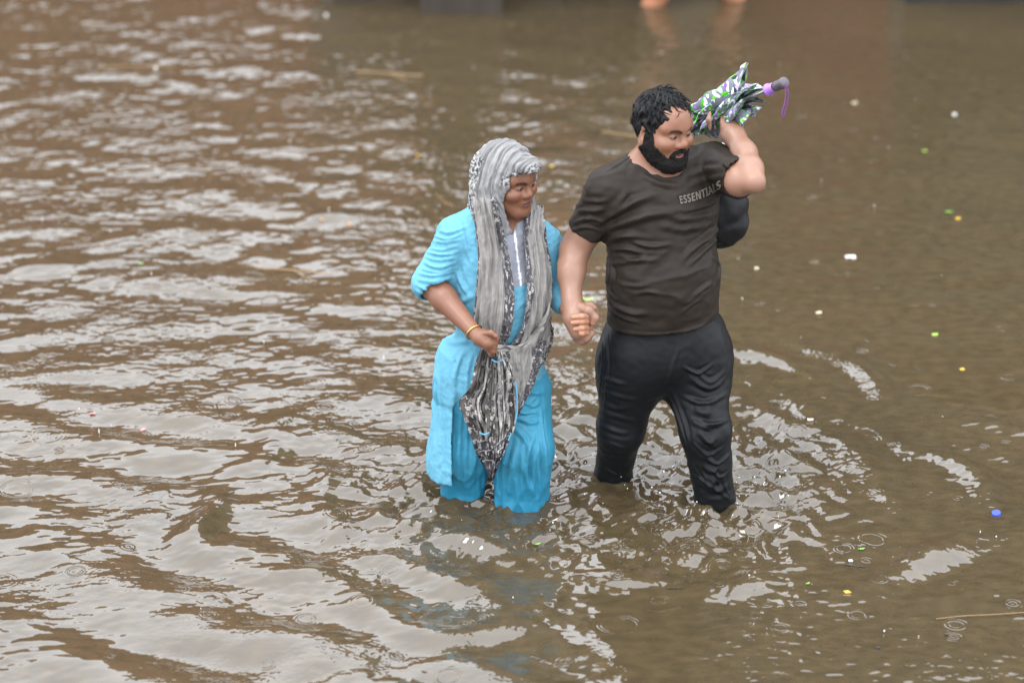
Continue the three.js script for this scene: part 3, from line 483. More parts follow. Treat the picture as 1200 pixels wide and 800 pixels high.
// ---------------------------------------------------------------- the woman
const womHead = frameOf(P(597, 212, -.02), .80, .08, .02, .80), womYaw = .42, WE = [onWater(543, 578), onWater(611, 586)];
const wB = { rs: P(534, 276, .0), re: P(505, 332, .025), rw: P(557, 391, .185), ls: P(636, 284, -.09), le: P(654, 338, -.07), lw: P(664, 362, .02) };
const womLegs = [[P(550, 460, -.05), P(546, 520, -.03), WE[0]], [P(608, 460, -.05), P(612, 520, .01), WE[1]]].map(([h, k, e]) => ({ h, k, e, an: [e[0], -.35, e[2] - .02], toe: [e[0] + .07, -.385, e[2] + .12] }));
const womHandR = [...chain([[P(556, 390, .183), .020], [P(564, 396, .205), .024], [P(572, 401, .218), .022]]), cone(P(566, 391, .205), P(575, 395, .222), .014, .0125),
  ...[0, 1, 2, 3].flatMap((k) => chain([[P(574 - k * .8, 394 + k * 4.6, .222), .0092], [P(581 - k * 1.0, 397 + k * 4.7, .222), .0086], [P(580 - k * 1.2, 402 + k * 4.3, .205), .0078], [P(574, 403 + k * 3.6, .2), .007]])),
  ...chain([[P(566, 391, .215), .0095], [P(575, 390, .232), .0085], [P(581, 394, .235), .0074]])];
const womHandL = [...chain([[P(664, 362, .03), .0195], [P(678, 374, .09), .024], [P(687, 381, .115), .02]]),
  ...[[368, 671.5, 371.5], [374, 671, 378], [381, 674, 385.5], [387, 681, 392]].flatMap(([y, tx, ty], k) => chain([[P(690 - k * .6, y + 2.5, .135), .0086], [P(682, mix(y, ty, .45) + 1, .160), .0086], [P(tx, ty, .153), .0070]]))];
const womSkinF = blend([[inFrame(womHead, headField({ wide: 1, jaw: .98, nose: 1 })), .02], [cone(womHead.at(0, -.05, -.02), P(592, 262, -.06), .046, .054), .03], [ell(P(586, 300, -.05), [.13, .15, .09], womYaw), .05], [cone(P(592, 264, -.06), P(598, 284, -.03), .042, .042), .03],
  ...chain([[wB.rs, .042], [wB.re, .040], [lerp3(wB.re, wB.rw, .3), .0375], [wB.rw, .0205]]).map((f) => [f, .015]), ...chain([[wB.ls, .04], [wB.le, .033], [wB.lw, .021]]).map((f) => [f, .015]), ...womHandR.map((f) => [f, .005]), ...womHandL.map((f) => [f, .0045])], .02);
const woman = thing('person', 0, 0, 0);
{
  const low = blend([ell(P(582, 360, -.05), [.13, .18, .10], womYaw), ell(P(578, 440, -.05), [.14, .14, .11], womYaw), ...womLegs.flatMap((l) => chain([[l.h, .075], [l.k, .05], [l.e, .04], [l.an, .03], [l.toe, .027]]))], .04), whole = (x, y, z) => smin(womSkinF(x, y, z), low(x, y, z), .03);
  const y0 = P(592, 292, 0)[1], ym = P(600, 268, 0)[1];
  const parts = [surface((x, y, z) => Math.max(womSkinF(x, y, z), y0 - y, Math.abs(x + .0) - .105), [-.12, y0 - .02, -.18], [.12, 1.16, .16], .0024),
    surface((x, y, z) => Math.max(womSkinF(x, y, z), x + .035, z < .1 ? x + .10 : -1), [-.34, .38, -.08], [0, .9, .30], .0028),
    surface((x, y, z) => Math.max(womSkinF(x, y, z), .10 - x), [.09, .38, -.16], [.30, .9, .24], .0026),
    surface((x, y, z) => Math.max(whole(x, y, z), y - y0 + .01, Math.abs(x + .04) - .14), [-.22, -.43, -.25], [.14, y0, .2], .011)];
  const fc = faceColor([.145, .06, .031], [.09, .034, .028], [.02, .014, .012], { gaze: .002 });
  for (const g of parts) paint(g, (x, y, z) => { const [a, b, c] = local(womHead, x, y, z); if (b > -.125 && Math.hypot(a, c) < .13 && y > ym) return fc(a, b, c); const n = fbm3(x * 45, y * 45, z * 45, 3), m = fbm3(x * 9, y * 9, z * 9, 2), hand = x > .14 ? 1 : 0; return [.15 + .17 * hand, .064 + .085 * hand, .035 + .055 * hand].map((v) => v * (1 + .14 * n + .15 * m)); });
  mesh('body', mergeGeometries(parts), skinMat(), woman);
}
// tunic
const tunicTop = blend([ell(P(582, 300, -.05), [.148, .17, .112], womYaw), [ell(P(586, 350, -.035), [.145, .17, .13], womYaw), .06], [ell(P(577, 440, -.05), [.160, .17, .142], womYaw), .06], [cone(P(580, 254, -.06), wB.rs, .044, .050), .05], [cone(P(604, 258, -.075), wB.ls, .044, .05), .05]], .05);
const tunicF = (() => {
  const sub = (p, q) => [q[0] - p[0], q[1] - p[1], q[2] - p[2]], oR = cone(wB.rs, wB.re, .053, .051), oR2 = cone(wB.re, lerp3(wB.re, wB.rw, .5), .052, .05), sR = half(lerp3(wB.re, wB.rw, .13), sub(lerp3(wB.rs, wB.re, .75), lerp3(wB.re, wB.rw, .6))), inR = cone(wB.re, lerp3(wB.re, wB.rw, .5), .044, .0445), oL = chain([[wB.ls, .05], [wB.le, .043], [lerp3(wB.le, wB.lw, .62), .036]]), neck = ell(P(601, 256, .03), [.026, .05, .055], womYaw, -.3);
  const skirt = cone(P(574, 415, -.05), P(566, 540, -.045), .144, .165), cutX = half(P(527, 500, .1), [1, 0, .25]), y562 = P(516, 561, .03)[1], hemA = half(P(530, 452, .1), [-.62, -.9, .1]);
  return (x, y, z) => {
    const sl = smin(Math.max(smin(oR(x, y, z), oR2(x, y, z), .02), sR(x, y, z), -inR(x, y, z)), Math.min(oL[0](x, y, z), oL[1](x, y, z)), .001);
    let t = tunicTop(x, y, z); t = Math.max(t, P(577, 470, .08)[1] - y);
    const s = Math.max(Math.abs(skirt(x, y, z)) - .0035, cutX(x, y, z), y562 + .01 * Math.sin(x * 30) - y, y - P(570, 414, 0)[1]);
    const front = Math.max(Math.abs(skirt(x, y, z) - .002) - .0035, P(560, 485, .1)[1] + .95 * (x - P(560, 485, .1)[0]) * -1.0 - y, y - P(570, 430, 0)[1], .0 - z, x - P(578, 470, .1)[0]);
    return Math.max(Math.min(smin(t, sl, .022), smin(s, t, .045), front), -neck(x, y, z));
  };
})();
const tunic = (() => {
  const g = surface(tunicF, [-.36, -.02, -.28], [.26, 1.0, .26], .0042), q = rng(8), rows = [];
  for (let k = 0; k < 12; k++) { const y = 268 + k * 6.6, x = mix(521, 497, k / 11); rows.push([[[x - 12, y - 2 + 5 * q()], [x + 6, y + 2 + 4 * q()], [x + 26, y - 4 + 4 * q()]], .003 + .0025 * q(), .004 + .002 * q()]); }
  rows.push([[[530, 300], [540, 330], [552, 350]], .005, .008], [[[528, 350], [542, 352], [556, 345]], .005, .008], [[[520, 372], [540, 378], [556, 372]], .005, .008], [[[540, 262], [546, 290], [554, 310]], .004, .006], [[[516, 395], [530, 402], [552, 398]], .004, .008], [[[519, 415], [517, 460], [521, 510], [523, 555]], .006, .005], [[[512, 430], [509, 480], [510, 545]], .004, .007], [[[545, 410], [535, 430], [530, 455]], .006, .007], [[[553, 415], [548, 440], [548, 465]], .006, .006], [[[491, 336], [506, 338], [522, 328]], .003, .003]);
  const C = creases(tunicF, rows);
  displace(g, (x, y, z) => 1.3 * C(x, y, z) + .005 * ridged(x * 10 + 2, y * 8, z * 10) * clamp(.35 + 1.5 * noise3(x * 6, y * 5, z * 6)) + .0028 * ridged(x * 26 + y * 10, y * 24, z * 26) * clamp(.2 + 1.6 * noise3(x * 7, y * 7, z * 7 + 2)) + .004 * noise3(x * 13, y * 10, z * 13) + .0026 * noise3(x * 34, y * 26, z * 34) + .0022 * noise3(x * 55 + y * 40, y * 70 - x * 30, z * 60) * (.5 + noise3(x * 8, y * 8, z * 8)) + .0011 * noise3(x * 110, y * 120, z * 110));
  const yoke = [P(600, 262, 0), P(608, 332, 0)];
  paint(g, (x, y, z) => { const n = fbm3(x * 10, y * 10, z * 10, 3), s = noise3(x * 420, y * 420, z * 420), inY = x > P(594, 300, .08)[0] && x < P(619, 300, .08)[0] && y > P(608, 336, .08)[1] && z > -.02, pipe = inY && Math.abs(x - mix(P(601, 262, .08)[0], P(611, 330, .08)[0], clamp((P(606, 262, .08)[1] - y) / .2))) < .0022; const c = pipe ? [.55, .55, .56] : inY ? [.17, .175, .20] : [.088, .255, .345]; return c.map((v) => v * (1 + .16 * n + .08 * s)); });
  return mesh('tunic', g, new THREE.MeshPhysicalMaterial({ vertexColors: true, roughness: .75, specularIntensity: .4 }), woman);
})();
{ // loose trousers
  const [a, b] = womLegs, f0 = blend([cone(a.h, a.k, .104, .085), [cone(a.k, [a.e[0], .0, a.e[2]], .085, .061), .03], [cone([a.e[0], .0, a.e[2]], [a.e[0], -.2, a.e[2]], .061, .052), .02]], .03), f1 = blend([cone(b.h, b.k, .092, .085), [cone(b.k, [b.e[0], .0, b.e[2]], .085, .076), .03], [cone([b.e[0], .0, b.e[2]], [b.e[0] + .005, -.12, b.e[2]], .076, .062), .02]], .03), hips = ell(P(577, 448, -.05), [.160, .14, .140], womYaw);
  const f = (x, y, z) => Math.max(smin(smin(f0(x, y, z), f1(x, y, z), .012), hips(x, y, z), .04), -.2 - y), g = surface(f, [-.28, -.22, -.25], [.2, .6, .22], .0042), q = rng(19), rows = [];
  for (let k = 0; k < 11; k++) { const y = 430 + k * 6.5 + 5 * q(), l = 600 + 20 * q(), e = 625 + 13 * q(); rows.push([[[e, y + 4 * q()], [(l + e) / 2, y + 3 + 6 * q()], [l, y + 8 * (q() - .3)]], .002 + .0045 * q(), .003 + .004 * q()]); }
  for (let k = 0; k < 9; k++) { const x = 584 + k * 6.6; rows.push([[[x + 8 * q(), 508 + 20 * q()], [x + 3 * q(), 545], [x - 3 + 6 * q(), 584]], .005 + .004 * q(), .0055 + .003 * q()]); }
  for (let k = 0; k < 8; k++) { const x = 524 + k * 5.6; rows.push([[[x + 6, 468 + 25 * q()], [x + 3 + 4 * q(), 520], [x + 2, 578]], .004 + .004 * q(), .006 + .003 * q()]); }
  rows.push([[[600, 500], [618, 520], [614, 548], [624, 580]], .007, .007], [[[634, 480], [636, 520], [639, 584]], .006, .006]);
  const C = creases(f, rows);
  displace(g, (x, y, z) => 1.25 * C(x, y, z) + .008 * ridged(x * 13, y * 5.5 + 3, z * 13) * clamp(.4 + 1.5 * noise3(x * 6, y * 4, z * 6)) + .004 * ridged(x * 28, y * 14, z * 28) * clamp(.3 + 1.5 * noise3(x * 8, y * 6, z * 8)) + .005 * noise3(x * 15, y * 7, z * 15) + .003 * noise3(x * 40, y * 22, z * 40));
  paint(g, (x, y, z) => { const n = fbm3(x * 9, y * 6, z * 9, 3), wet = sstep(.16, .05, y + .05 * noise3(x * 9, 3, z * 9)); return lerp3([.033, .195, .29], [.015, .142, .228], wet).map((v) => v * (1 + .2 * n)); });
  mesh('loose_trousers', g, new THREE.MeshPhysicalMaterial({ vertexColors: true, roughness: .5, specularIntensity: .5 }), woman);
}
// ---------------------------------------------------------------- her scarf
function motif(c, W, H, n, seed, inks, size = 1) { // printed curls, leaves and dots
  const r = rng(seed);
  for (let k = 0; k < n; k++) {
    const x = r() * W, y = r() * H, s = (5 + 11 * r()) * size, a = r() * 6.28; c.save(); c.translate(x, y); c.rotate(a); c.strokeStyle = c.fillStyle = inks[Math.floor(r() * inks.length)]; c.lineWidth = s * .22;
    const t = r(); c.beginPath();
    if (t < .35) { c.arc(0, 0, s * .6, 0, 4.6); c.arc(s * .3, 0, s * .3, 0, 4); c.stroke(); } else if (t < .6) { c.ellipse(0, 0, s * .75, s * .33, 0, 0, 7); c.fill(); } else if (t < .82) { c.moveTo(-s, 0); c.bezierCurveTo(-s * .3, -s, s * .3, s, s, -s * .2); c.stroke(); } else { for (let p = 0; p < 5; p++) { c.moveTo(0, 0); c.ellipse(Math.cos(p * 1.257) * s * .5, Math.sin(p * 1.257) * s * .5, s * .3, s * .3, 0, 0, 7); } c.fill(); }
    c.restore();
  }
}
function canvasTex(W, H, draw) { const cv = document.createElement('canvas'); cv.width = W; cv.height = H; draw(cv.getContext('2d'), W, H); const t = new THREE.CanvasTexture(cv); t.colorSpace = THREE.SRGBColorSpace; t.wrapS = t.wrapT = THREE.RepeatWrapping; t.anisotropy = 8; return t; }
function scarfTex(seed, lb, rb) { // grey crinkled cloth with printed bands of width lb, rb along its edges
  return canvasTex(384, 1024, (c, W, H) => {
    const r = rng(seed); c.fillStyle = '#827e79'; c.fillRect(0, 0, W, H);
    for (let k = 0; k < 260; k++) { const x = r() * W, v = Math.floor(66 + 80 * r()); c.strokeStyle = `rgba(${v},${v - 2},${v - 4},${.1 + .2 * r()})`; c.lineWidth = 1 + 4 * r(); c.beginPath(); c.moveTo(x, 0); let y = 0, q = x; while (y < H) { y += 60; q += (r() - .5) * 16; c.lineTo(q, y); } c.stroke(); }
    for (const [a, b] of [[0, lb * W], [W - rb * W, W]]) if (b > a) {
      c.save(); c.beginPath(); c.rect(a, 0, b - a, H); c.clip(); c.fillStyle = '#464447'; c.fillRect(a, 0, b - a, H); c.translate(a, 0); motif(c, b - a, H, Math.floor((b - a) * H / 330), seed + 3, ['#94928e', '#84827e', '#a8a6a1', '#302e31', '#6d6b69'], 1.1); c.restore();
      c.strokeStyle = '#a09f9b'; c.lineWidth = 2; c.strokeRect(a, -9, b - a, H + 18);
    }
  });
}
const clothMat = (map, rough = .82) => new THREE.MeshPhysicalMaterial({ map, roughness: rough, specularIntensity: .3, side: THREE.DoubleSide });
const bundleTex = canvasTex(512, 1024, (c, W, H) => { c.fillStyle = '#4a4644'; c.fillRect(0, 0, W, H); const r = rng(3); for (let k = 0; k < 16; k++) { const v = [40, 105, 150, 60][k % 4]; c.fillStyle = `rgb(${v},${v - 3},${v - 6})`; c.fillRect(r() * W, 0, 18 + 34 * r(), H); } motif(c, W, H, 330, 41, ['#96938d', '#827e79', '#2c2a2d', '#a5a29c', '#343135'], 2.0); c.save(); c.translate(0, H * .74); c.fillStyle = '#39363a'; c.fillRect(0, 0, W, H * .26); c.beginPath(); c.rect(0, 0, W, H * .26); c.clip(); motif(c, W, H * .26, 110, 43, ['#a3a19d', '#8f8d88'], 1.3); c.restore(); for (let k = 0; k < 3; k++) { c.strokeStyle = '#8d8b87'; c.lineWidth = 4; c.strokeRect(-9, H * (.74 + k * .07), W + 18, 4); } });
const scarf = new THREE.Group(); scarf.name = 'scarf'; woman.add(scarf); scarf.userData.label = 'grey scarf with black and white printed borders';
const chestF = (x, y, z) => Math.min(tunicF(x, y, z), neckF(x, y, z)), neckF = cone(womHead.at(0, -.06, -.02), P(592, 262, -.06), .048, .056);
let hoodF;
{ // over the head
  const H = womHead, hd = headField({ wide: 1, jaw: .98 }), out = ell([0, .028, -.018], [.096, .116, .122]), drape = [cone([0, .0, -.05], [0, -.17, -.045], .10, .115), cone([-.07, -.02, -.03], [-.085, -.2, .0], .045, .055), cone([.07, -.02, -.03], [.085, -.2, .0], .045, .055)];
  const face = (x, y, z) => { const ty = (y + .02) / .102, w = .071 * Math.sqrt(Math.max(.02, 1 - ty * ty * (y > -.02 ? 1 : .35))); return Math.hypot(Math.max(0, Math.abs(x) - w), Math.max(0, y - .069 + .004 * noise2(x * 90, 3), -.30 - y)) - (Math.abs(x) < w && y < .069 && y > -.30 ? Math.min(w - Math.abs(x), .069 - y) : 0); };
  const f = hoodF = inFrame(H, (x, y, z) => { let o = out(x, y, z); for (const d of drape) o = smin(o, d(x, y, z), .05); o = smin(o, ell2(x, y, z), .02); const e = Math.max(o, -(o + .009)); return smax(Math.max(e, -(hd(x, y, z) - .004)), z > .01 ? -face(x, y, z) : -1, .006); });
  const ell2 = ell([0, .083, .075], [.06, .03, .045]);
  const c = H.at(0, -.02, 0), yb = P(590, 276, 0)[1], g = surface((x, y, z) => Math.max(f(x, y, z), yb - y), [c[0] - .17, yb - .02, c[2] - .2], [c[0] + .17, c[1] + .16, c[2] + .2], .0028);
  const lane = (a, b, d) => d * 1.0 - .25 * Math.max(0, -b) + .012 * noise3(a * 11, b * 11, d * 9);
  displace(g, (x, y, z) => { const [a, b, d] = local(H, x, y, z), w = lane(a, b, d); return .0017 * Math.sin(w * 240 + 5 * noise3(a * 9, b * 9, 8)) + .002 * Math.sin(w * 520 + 6 * noise3(a * 14, b * 12, 4)) + .004 * noise3(a * 26, b * 26, d * 26) + .0014 * noise3(a * 70, b * 50, d * 70); });
  paint(g, (x, y, z) => {
    const [a, b, d] = local(H, x, y, z), w = lane(a, b, d), s = noise3(w * 120 + 3, a * 6, 2) * .7 + noise3(w * 330, a * 9, 7) * .5; let v = .165 * (1 + 1.15 * s);
    const rim = Math.hypot(face(a, b, d)) < .028 && d > .01 && b > .02, back = d < -.05 + .02 * noise3(a * 20, b * 20, 1) && b < .09;
    if (rim || back) { const m = noise3(a * 95 + 5, b * 95, d * 95) + .5 * noise3(a * 210, b * 210, d * 210 + 4); v = mix(.05, .34, sstep(-.2, .24, m)); }
    return [v, v * .985, v * .965];
  });
  mesh('hood', g, new THREE.MeshPhysicalMaterial({ vertexColors: true, roughness: .85, specularIntensity: .3, side: THREE.DoubleSide }), scarf);
}
const fallF = (x, y, z) => Math.min(chestF(x, y, z), hoodF(x, y, z) + .005);
{ // hanging fronts, the swag at the hand and the bunched end
  const pl = (n, a, w = .8) => (u, v, x, y, z) => 1.35 * a * Math.sin(u * n * 6.283 + 4.5 * noise2(v * 3 + n, u * 2)) * (.6 + .7 * noise2(v * 4, u * 3 + n)) + a * w * noise3(x * 45, y * 18, z * 45) + .45 * a * Math.sin(u * n * 17 + 5 * noise2(v * 6, u * 5)) + .35 * a * noise3(x * 120, y * 70, z * 120);
  mesh('front_fall', strip({ field: fallF, off: (u, v) => mix(-.012, .015, sstep(.02, .2, v)), L: [[552, 214], [554, 236], [556, 262], [560, 300], [557, 345], [553, 385], [556, 404]], R: [[580, 214], [583, 236], [589, 262], [597, 300], [603, 345], [600, 385], [590, 410]], pleat: pl(3.6, .006) }), clothMat(scarfTex(11, .06, .26)), scarf);
  mesh('front_fall', strip({ field: fallF, off: (u, v) => mix(-.006, .017, sstep(.0, .15, v)), L: [[620, 240], [616, 262], [614, 280], [617, 315], [616, 360], [606, 395], [585, 415]], R: [[637, 240], [639, 260], [641, 280], [646, 315], [647, 360], [641, 400], [610, 430]], pleat: pl(3.2, .0065) }), clothMat(scarfTex(23, .20, .06)), scarf);
  mesh('swag', strip({ field: chestF, L: [[644, 352], [632, 382], [612, 402], [588, 404], [568, 398]], R: [[648, 385], [641, 420], [618, 437], [594, 433], [574, 422]], off: .030, pleat: pl(2.6, .008) }), clothMat(scarfTex(37, .0, .22)), scarf);
  const legF = (x, y, z) => Math.min(tunicF(x, y, z), Math.hypot((x - P(578, 480, 0)[0]) / 1, (z + .04) / 1) - .155);
  mesh('side_fall', strip({ field: legF, L: [[593, 412], [598, 440], [601, 465], [600, 492]], R: [[641, 395], [634, 430], [620, 462], [603, 494]], off: .014, pleat: pl(3, .005), nv: 90 }), clothMat(scarfTex(53, .08, .36)), scarf);
  const bun = (sd, n) => (u, v, x, y, z) => .012 * Math.sin(u * n + 4 * noise2(v * 3.5 + sd, u * 2) + v * 3) * (1 - .3 * v) + .009 * noise3(x * 30 + sd, y * 20, z * 30) + .004 * noise3(x * 75, y * 55, z * 75);
  mesh('bunched_end', strip({ field: legF, L: [[564, 406], [556, 428], [551, 452], [538, 470], [545, 490], [552, 512], [560, 534], [573, 559]], R: [[586, 412], [587, 434], [586, 458], [586, 476], [588, 494], [590, 512], [586, 538], [579, 561]], off: .022, nu: 50, pleat: bun(3, 15) }), clothMat(bundleTex), scarf);
  mesh('bunched_end', strip({ field: legF, L: [[573, 410], [571, 445], [568, 480], [572, 510], [577, 530], [579, 540]], R: [[592, 412], [602, 436], [605, 466], [604, 490], [595, 518], [582, 546]], off: .044, nu: 50, pleat: bun(9, 12) }), clothMat(bundleTex), scarf);
  const hem = [[[576, 421], [582, 424], [590, 421]], [[562, 507], [568, 509], [573, 507]], [[604, 446], [606, 466], [605, 490], [596, 516]]], pipeM = new THREE.MeshStandardMaterial({ color: lin(.07, .27, .4), roughness: .8 });
  for (const h of hem) { const c = new THREE.CatmullRomCurve3(h.map(([x, y]) => V(...(hit(legF, x, y, .053) ?? P(x, y, .15))))); mesh('blue_edging', new THREE.TubeGeometry(c, 16, .0024, 6), pipeM, scarf); }
}
{ // gold bangle
  const d = V(...wB.rw).sub(V(...wB.re)).normalize(), g = new THREE.TorusGeometry(.0255, .0022, 8, 40).applyQuaternion(new THREE.Quaternion().setFromUnitVectors(V(0, 0, 1), d)), c = lerp3(wB.re, wB.rw, .97);
  mesh('bangle', g.translate(...c), new THREE.MeshStandardMaterial({ color: lin(.55, .35, .12), roughness: .25, metalness: 1 }), woman);
}
tag(woman, 'person in a bright blue tunic and grey printed head scarf, wading hand in hand', 'person', 'people wading through the flood');
// ---------------------------------------------------------------- umbrella, bag
{
  const tex = canvasTex(512, 512, (c, W, H) => {
    c.fillStyle = '#6d707c'; c.fillRect(0, 0, W, H); const r = rng(5);
    for (let k = 0; k < 70; k++) { c.fillStyle = ['#d8dde0', '#c9cdd6', '#e6eae6', '#9ea2ad'][k % 4]; c.save(); c.translate(r() * W, r() * H); c.rotate(r() * 6.3); c.beginPath(); c.ellipse(0, 0, 12 + 26 * r(), 7 + 10 * r(), 0, 0, 7); c.fill(); c.restore(); }
    for (let k = 0; k < 50; k++) { c.fillStyle = ['#4fae28', '#62c930', '#34801f', '#2b2f33'][k % 4]; c.save(); c.translate(r() * W, r() * H); c.rotate(r() * 6.3); c.beginPath(); c.moveTo(-36, 0); c.quadraticCurveTo(0, -26 - 10 * r(), 38, 0); c.quadraticCurveTo(0, 24, -36, 0); c.fill(); c.restore(); }
    for (let k = 0; k < 20; k++) { const x = r() * W, y = r() * H; c.fillStyle = ['#7d4fb5', '#9a6fd0', '#b894dc'][k % 3]; for (let p = 0; p < 5; p++) { c.beginPath(); c.arc(x + 9 * Math.cos(p * 1.257), y + 9 * Math.sin(p * 1.257), 8, 0, 7); c.fill(); } }
    for (let k = 0; k < 40; k++) { c.strokeStyle = k % 2 ? '#f1f3f1' : '#33363c'; c.lineWidth = 3; c.beginPath(); const x = r() * W, y = r() * H; c.moveTo(x, y); c.quadraticCurveTo(x + 30 * (r() - .5), y + 40, x + 60 * (r() - .5), y + 70); c.stroke(); }
  });
  const A = V(...UMB_A), B = V(...UMB_B), ax = B.clone().sub(A), L = ax.length(); ax.normalize();
  const u = thing('umbrella', ...UMB_A), q = new THREE.Quaternion().setFromUnitVectors(V(0, 0, -1), ax), put = (g) => g.applyQuaternion(q);   // own axis: -z runs from the handle's end to the tip
  const cyl = (r0, r1, z0, z1, n = 16) => new THREE.CylinderGeometry(r0, r1, Math.abs(z1 - z0), n).rotateX(-Math.PI / 2).translate(0, 0, -(z0 + z1) / 2);
  const steel = new THREE.MeshStandardMaterial({ color: lin(.55, .55, .54), roughness: .28, metalness: 1 }), purple = new THREE.MeshStandardMaterial({ color: lin(.27, .13, .46), roughness: .4 }), grip = new THREE.MeshStandardMaterial({ color: lin(.06, .05, .06), roughness: .45 });
  mesh('shaft', put(mergeGeometries([cyl(.0062, .0062, .05, .2), cyl(.0044, .0044, .2, L - .01)])), steel, u);
  const hd = mesh('handle', put(new THREE.LatheGeometry([[0, -.002], [.012, 0], [.0165, .004], [.0165, .012], [.0145, .016], [.0155, .022], [.014, .03], [.0155, .036], [.0145, .05], [.0, .052]].map(([x, y]) => new THREE.Vector2(x, y)), 24).rotateX(-Math.PI / 2)), grip, u);
  mesh('collar', put(new THREE.LatheGeometry([[0, .049], [.0135, .05], [.0145, .056], [.0145, .074], [.0185, .079], [.0175, .084], [.006, .085]].map(([x, y]) => new THREE.Vector2(x, y)), 24).rotateX(-Math.PI / 2)), purple, hd);
  const lp = [[921, 99], [924, 108], [923, 120], [920, 131], [918, 138], [917, 131], [920, 120], [921, 108], [920, 99]].map(([x, y], i) => V(...P(x, y, .004 + .004 * (i > 4))).sub(A));
  mesh('wrist_loop', new THREE.TubeGeometry(new THREE.CatmullRomCurve3(lp), 40, .0021, 6), new THREE.MeshStandardMaterial({ color: lin(.12, .035, .14), roughness: .7 }), u);
  // eight folded gores, their free points gathered towards the handle
  const S0 = .125, ng = 8, r = rng(14), nt = 7, cloth = new THREE.MeshPhysicalMaterial({ map: tex, roughness: .55, specularIntensity: .45, side: THREE.DoubleSide });
  for (let k = 0; k < ng; k++) {
    const th = k / ng * 6.283 + .3, flare = [.034, .02, .075, .016, .03, .03, .02, .026][k], first = S0 + [.0, .02, -.004, .03, .012, .02, .008, .025][k], nv = 40, p = [], uv = [], ix = [];
    for (let j = 0; j <= nv; j++) for (let i = 0; i <= nt; i++) {
      const v = j / nv, w = i / nt - .5, s = mix(first, L - .015, v), env = Math.pow(Math.sin(Math.PI * clamp(.08 + .86 * v)), .7), R = (.038 * env + .007) * (1 + .25 * noise2(v * 5, k * 3.1)) + flare * Math.pow(1 - v, 6), wid = (.02 + .85 * Math.min(1, v * 5) * (1 - .4 * v)) * (1 + .2 * noise2(v * 6, k * 7));
      const t = th + w * 1.35 * wid + v * 2.4 + .35 * noise2(v * 4, k * 5), fold = R * (1 + .42 * Math.cos(w * 3.1416 * 2) * Math.min(1, v * 6)) + .004 * noise2(w * 4 + k, v * 12);
      p.push(Math.cos(t) * fold, Math.sin(t) * fold, -s); uv.push(w * .55 + k * .37, v * 2.1 + k * .13);
      if (i < nt && j < nv) { const a = j * (nt + 1) + i; ix.push(a, a + nt + 1, a + 1, a + 1, a + nt + 1, a + nt + 2); }
    }
    const g = new THREE.BufferGeometry(); g.setAttribute('position', new THREE.Float32BufferAttribute(p, 3)); g.setAttribute('uv', new THREE.Float32BufferAttribute(uv, 2)); g.setIndex(ix); put(g); g.computeVertexNormals();
    const m = mesh('canopy_gore', g, cloth, u), rp = []; for (let j = 0; j <= 8; j++) { const v = j / 8, R = .03 * Math.sin(Math.PI * clamp(.15 + .8 * v)) + .004 + flare * Math.pow(1 - v, 6), t = th + v * 2.4; rp.push(V(Math.cos(t) * R, Math.sin(t) * R, -mix(first - .006, L - .02, v))); }
    mesh('rib', put(new THREE.TubeGeometry(new THREE.CatmullRomCurve3(rp), 24, .0016, 5)), steel, m);
  }
  mesh('tip', put(cyl(.003, .0055, L - .02, L + .03)), purple, u);
  tag(u, 'folded umbrella with green leaf and purple flower print, held over the shoulder', 'umbrella');
}
{
  const c = P(843, 240, -.235), b = thing('bag', ...c), f = (() => { const a = ell([0, -.01, 0], [.082, .118, .06], -.3), d = ell([0, -.05, .01], [.078, .075, .062], -.3); return (x, y, z) => smin(a(x, y, z), d(x, y, z), .04); })();
  const g = surface(f, [-.13, -.18, -.12], [.13, .16, .12], .005); displace(g, (x, y, z) => .007 * noise3(x * 16, y * 16, z * 16) + .003 * Math.sin(y * 70 + 4 * noise3(x * 12, y * 12, z * 12)) + .002 * noise3(x * 40, y * 40, z * 40));
  const black = new THREE.MeshPhysicalMaterial({ color: lin(.009, .009, .0095), roughness: .5, specularIntensity: .3 }); mesh('pouch', g, black, b);
  const curve = new THREE.CatmullRomCurve3([P(848, 225, -.22), P(848, 195, -.225), P(838, 178, -.215), P(822, 176, -.17), P(812, 182, -.11)].map((p) => V(p[0] - c[0], p[1] - c[1], p[2] - c[2]))), sh = new THREE.Shape([[-.013, -.002], [.013, -.002], [.013, .002], [-.013, .002]].map(([x, y]) => new THREE.Vector2(x, y)));
  mesh('strap', new THREE.ExtrudeGeometry(sh, { steps: 40, extrudePath: curve, bevelEnabled: false }), black, b);
  const bk = P(846, 172, -.205); mesh('buckle', new THREE.TorusGeometry(.011, .0022, 8, 20).rotateY(.5).translate(bk[0] - c[0], bk[1] - c[1], bk[2] - c[2]), new THREE.MeshStandardMaterial({ color: lin(.5, .5, .48), roughness: .3, metalness: 1 }), b);
  mesh('zip', new THREE.TubeGeometry(new THREE.CatmullRomCurve3([V(-.05, .055, .052), V(0, .07, .056), V(.055, .052, .03)]), 20, .002, 5), new THREE.MeshStandardMaterial({ color: lin(.03, .03, .032), roughness: .3 }), b);
  tag(b, 'black soft bag slung behind the elbow of the brown t-shirt wearer', 'bag');
}
